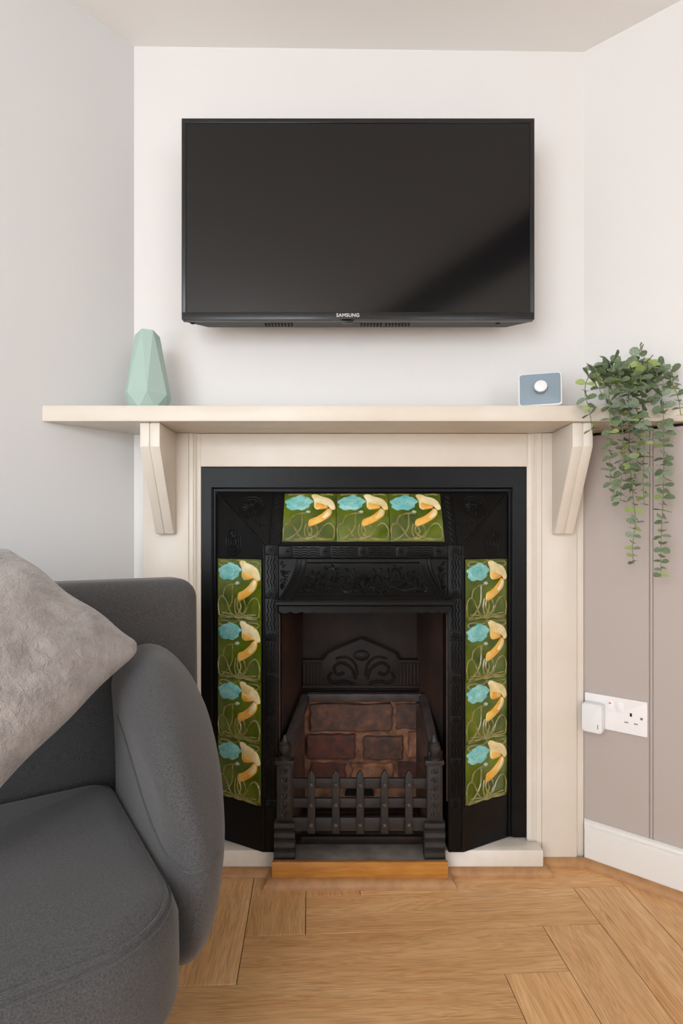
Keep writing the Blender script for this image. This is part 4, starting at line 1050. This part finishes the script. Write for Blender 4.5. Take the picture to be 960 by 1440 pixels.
# arms
def arm_pt(p, sg):
    # p: x in [-.08,.08] (inner..outer), y in [-.24,.24] (back +), z in [-.2,.2]
    s = (0.24-p.y)/0.48                      # 0 back .. 1 front
    h = (p.z+0.2)/0.4                        # 0 bottom .. 1 top
    top = 0.692 - 0.045*s - 0.10*max(0, s-0.35)**1.6*2.2
    bot = 0.215 + 0.055*s**3
    z = bot + (top-bot)*h
    wid = (0.180-0.050*s-0.068*s**3)*(0.60+0.26*s+(0.52-0.26*s)*min(1, h*1.35)-0.12*h*h)
    xi = -0.012 + 0.012*math.sin(PI*h) - 0.030*h*s*(1-s)*2
    x = xi + wid*((p.x+0.08)/0.16)
    y = 0.035 - 0.485*s + 0.035*(1-h)**2*s + 0.05*s*h*h*h*0.9
    z -= 0.05*max(0.0, (p.x+0.02)/0.10)**2*max(0, h-0.5)*2
    return Vector((x if sg > 0 else SLX-x, y, z))
for sg in (1, -1):
    mb = MB(); mb.rbox(0.08, 0.24, 0.20, 0.075, 14, lambda p: arm_pt(p, sg)); arm = mb.build('armrest', 'sofa_grey', sf, ang=70)
    if sg > 0:
        def surf(ln_):                      # keep the seam on the rounded skin
            o_ = []
            for p in catmull(ln_, 8):
                c_ = Vector((max(-.005, min(.005, p.x)), max(-.165, min(.165, p.y)), max(-.125, min(.125, p.z))))
                o_.append(c_ + (p-c_).normalized()*0.0755)
            return o_
        q = MB()
        ln = [(-0.0801, 0.10, 0.105), (-0.0801, 0.02, 0.085), (-0.0801, -0.08, 0.045), (-0.079, -0.15, 0.03), (-0.06, -0.213, 0.03), (-0.02, -0.2395, 0.038), (0.02, -0.2395, 0.045), (0.06, -0.215, 0.05)]
        q.tube([arm_pt(p, 1) for p in surf(ln)], 0.0022, 5); q.build('seam', 'sofa_grey', arm, ang=70)
# legs
for (x, y) in ((-0.03, -0.38), (-0.66, -0.38), (-0.03, 0.0), (-0.66, 0.0)):
    mb = MB(); mb.lathe([(0.014, 0.0), (0.022, 0.125)], 16, Matrix.Translation((x, y, 0))); mb.build('leg', 'leg_dark', sf)

# ------------------------------------------------------------------ cushion
Rp = P(201, 909, 1.06); Tp = P(2, 764, 0.985)
e1 = (Tp-Rp); l1 = e1.length; e1.normalize()
e2 = (P(0, 1112, 0.80)-Rp).normalized()
en = e1.cross(e2).normalized()
if en.y > 0: en = -en
l2 = 0.46
mb = MB()
def cush(u, v, sg):
    a, b = math.sin((2*u-1)*PI/2), math.sin((2*v-1)*PI/2)
    th_ = 0.060*(max(0, (1-a*a)*(1-b*b)))**0.36 * (1+0.05*math.sin(7*a+2*b)+0.03*math.sin(13*b-5*a))
    RC = 0.16; ex, ey = abs(a)-(1-RC), abs(b)-(1-RC)
    if ex > 0 and ey > 0:
        k_ = max(ex, ey)/math.hypot(ex, ey); a = math.copysign(1-RC+ex*k_, a); b = math.copysign(1-RC+ey*k_, b)
    pa = 0.02*(1-b*b)*a + 0.008*math.sin(9*b)*a; pb = 0.02*(1-a*a)*b + 0.006*math.sin(8*a+1)*b
    a2 = a - pa*1.2; b2 = b - pb*1.6
    a2 *= 1; b2 *= 1
    return Rp + e1*(l1*(a2+1)/2) + e2*(l2*(b2+1)/2) + en*(th_*sg)
mb.grid(lambda u, v: cush(u, v, 1), 36, 36); mb.grid(lambda u, v: cush(u, v, -1), 36, 36, True)
bm = bmesh.new(); me_ = bpy.data.meshes.new('t'); me_.from_pydata([tuple(p) for p in mb.v], [], mb.f); bm.from_mesh(me_); bmesh.ops.remove_doubles(bm, verts=bm.verts[:], dist=0.0005)
mb2 = MB(); mb2._bm(bm); bpy.data.meshes.remove(me_)
tag(mb2.build('cushion', 'cushion_fur', ang=75), 'fluffy light grey cushion propped on the sofa', 'cushion')
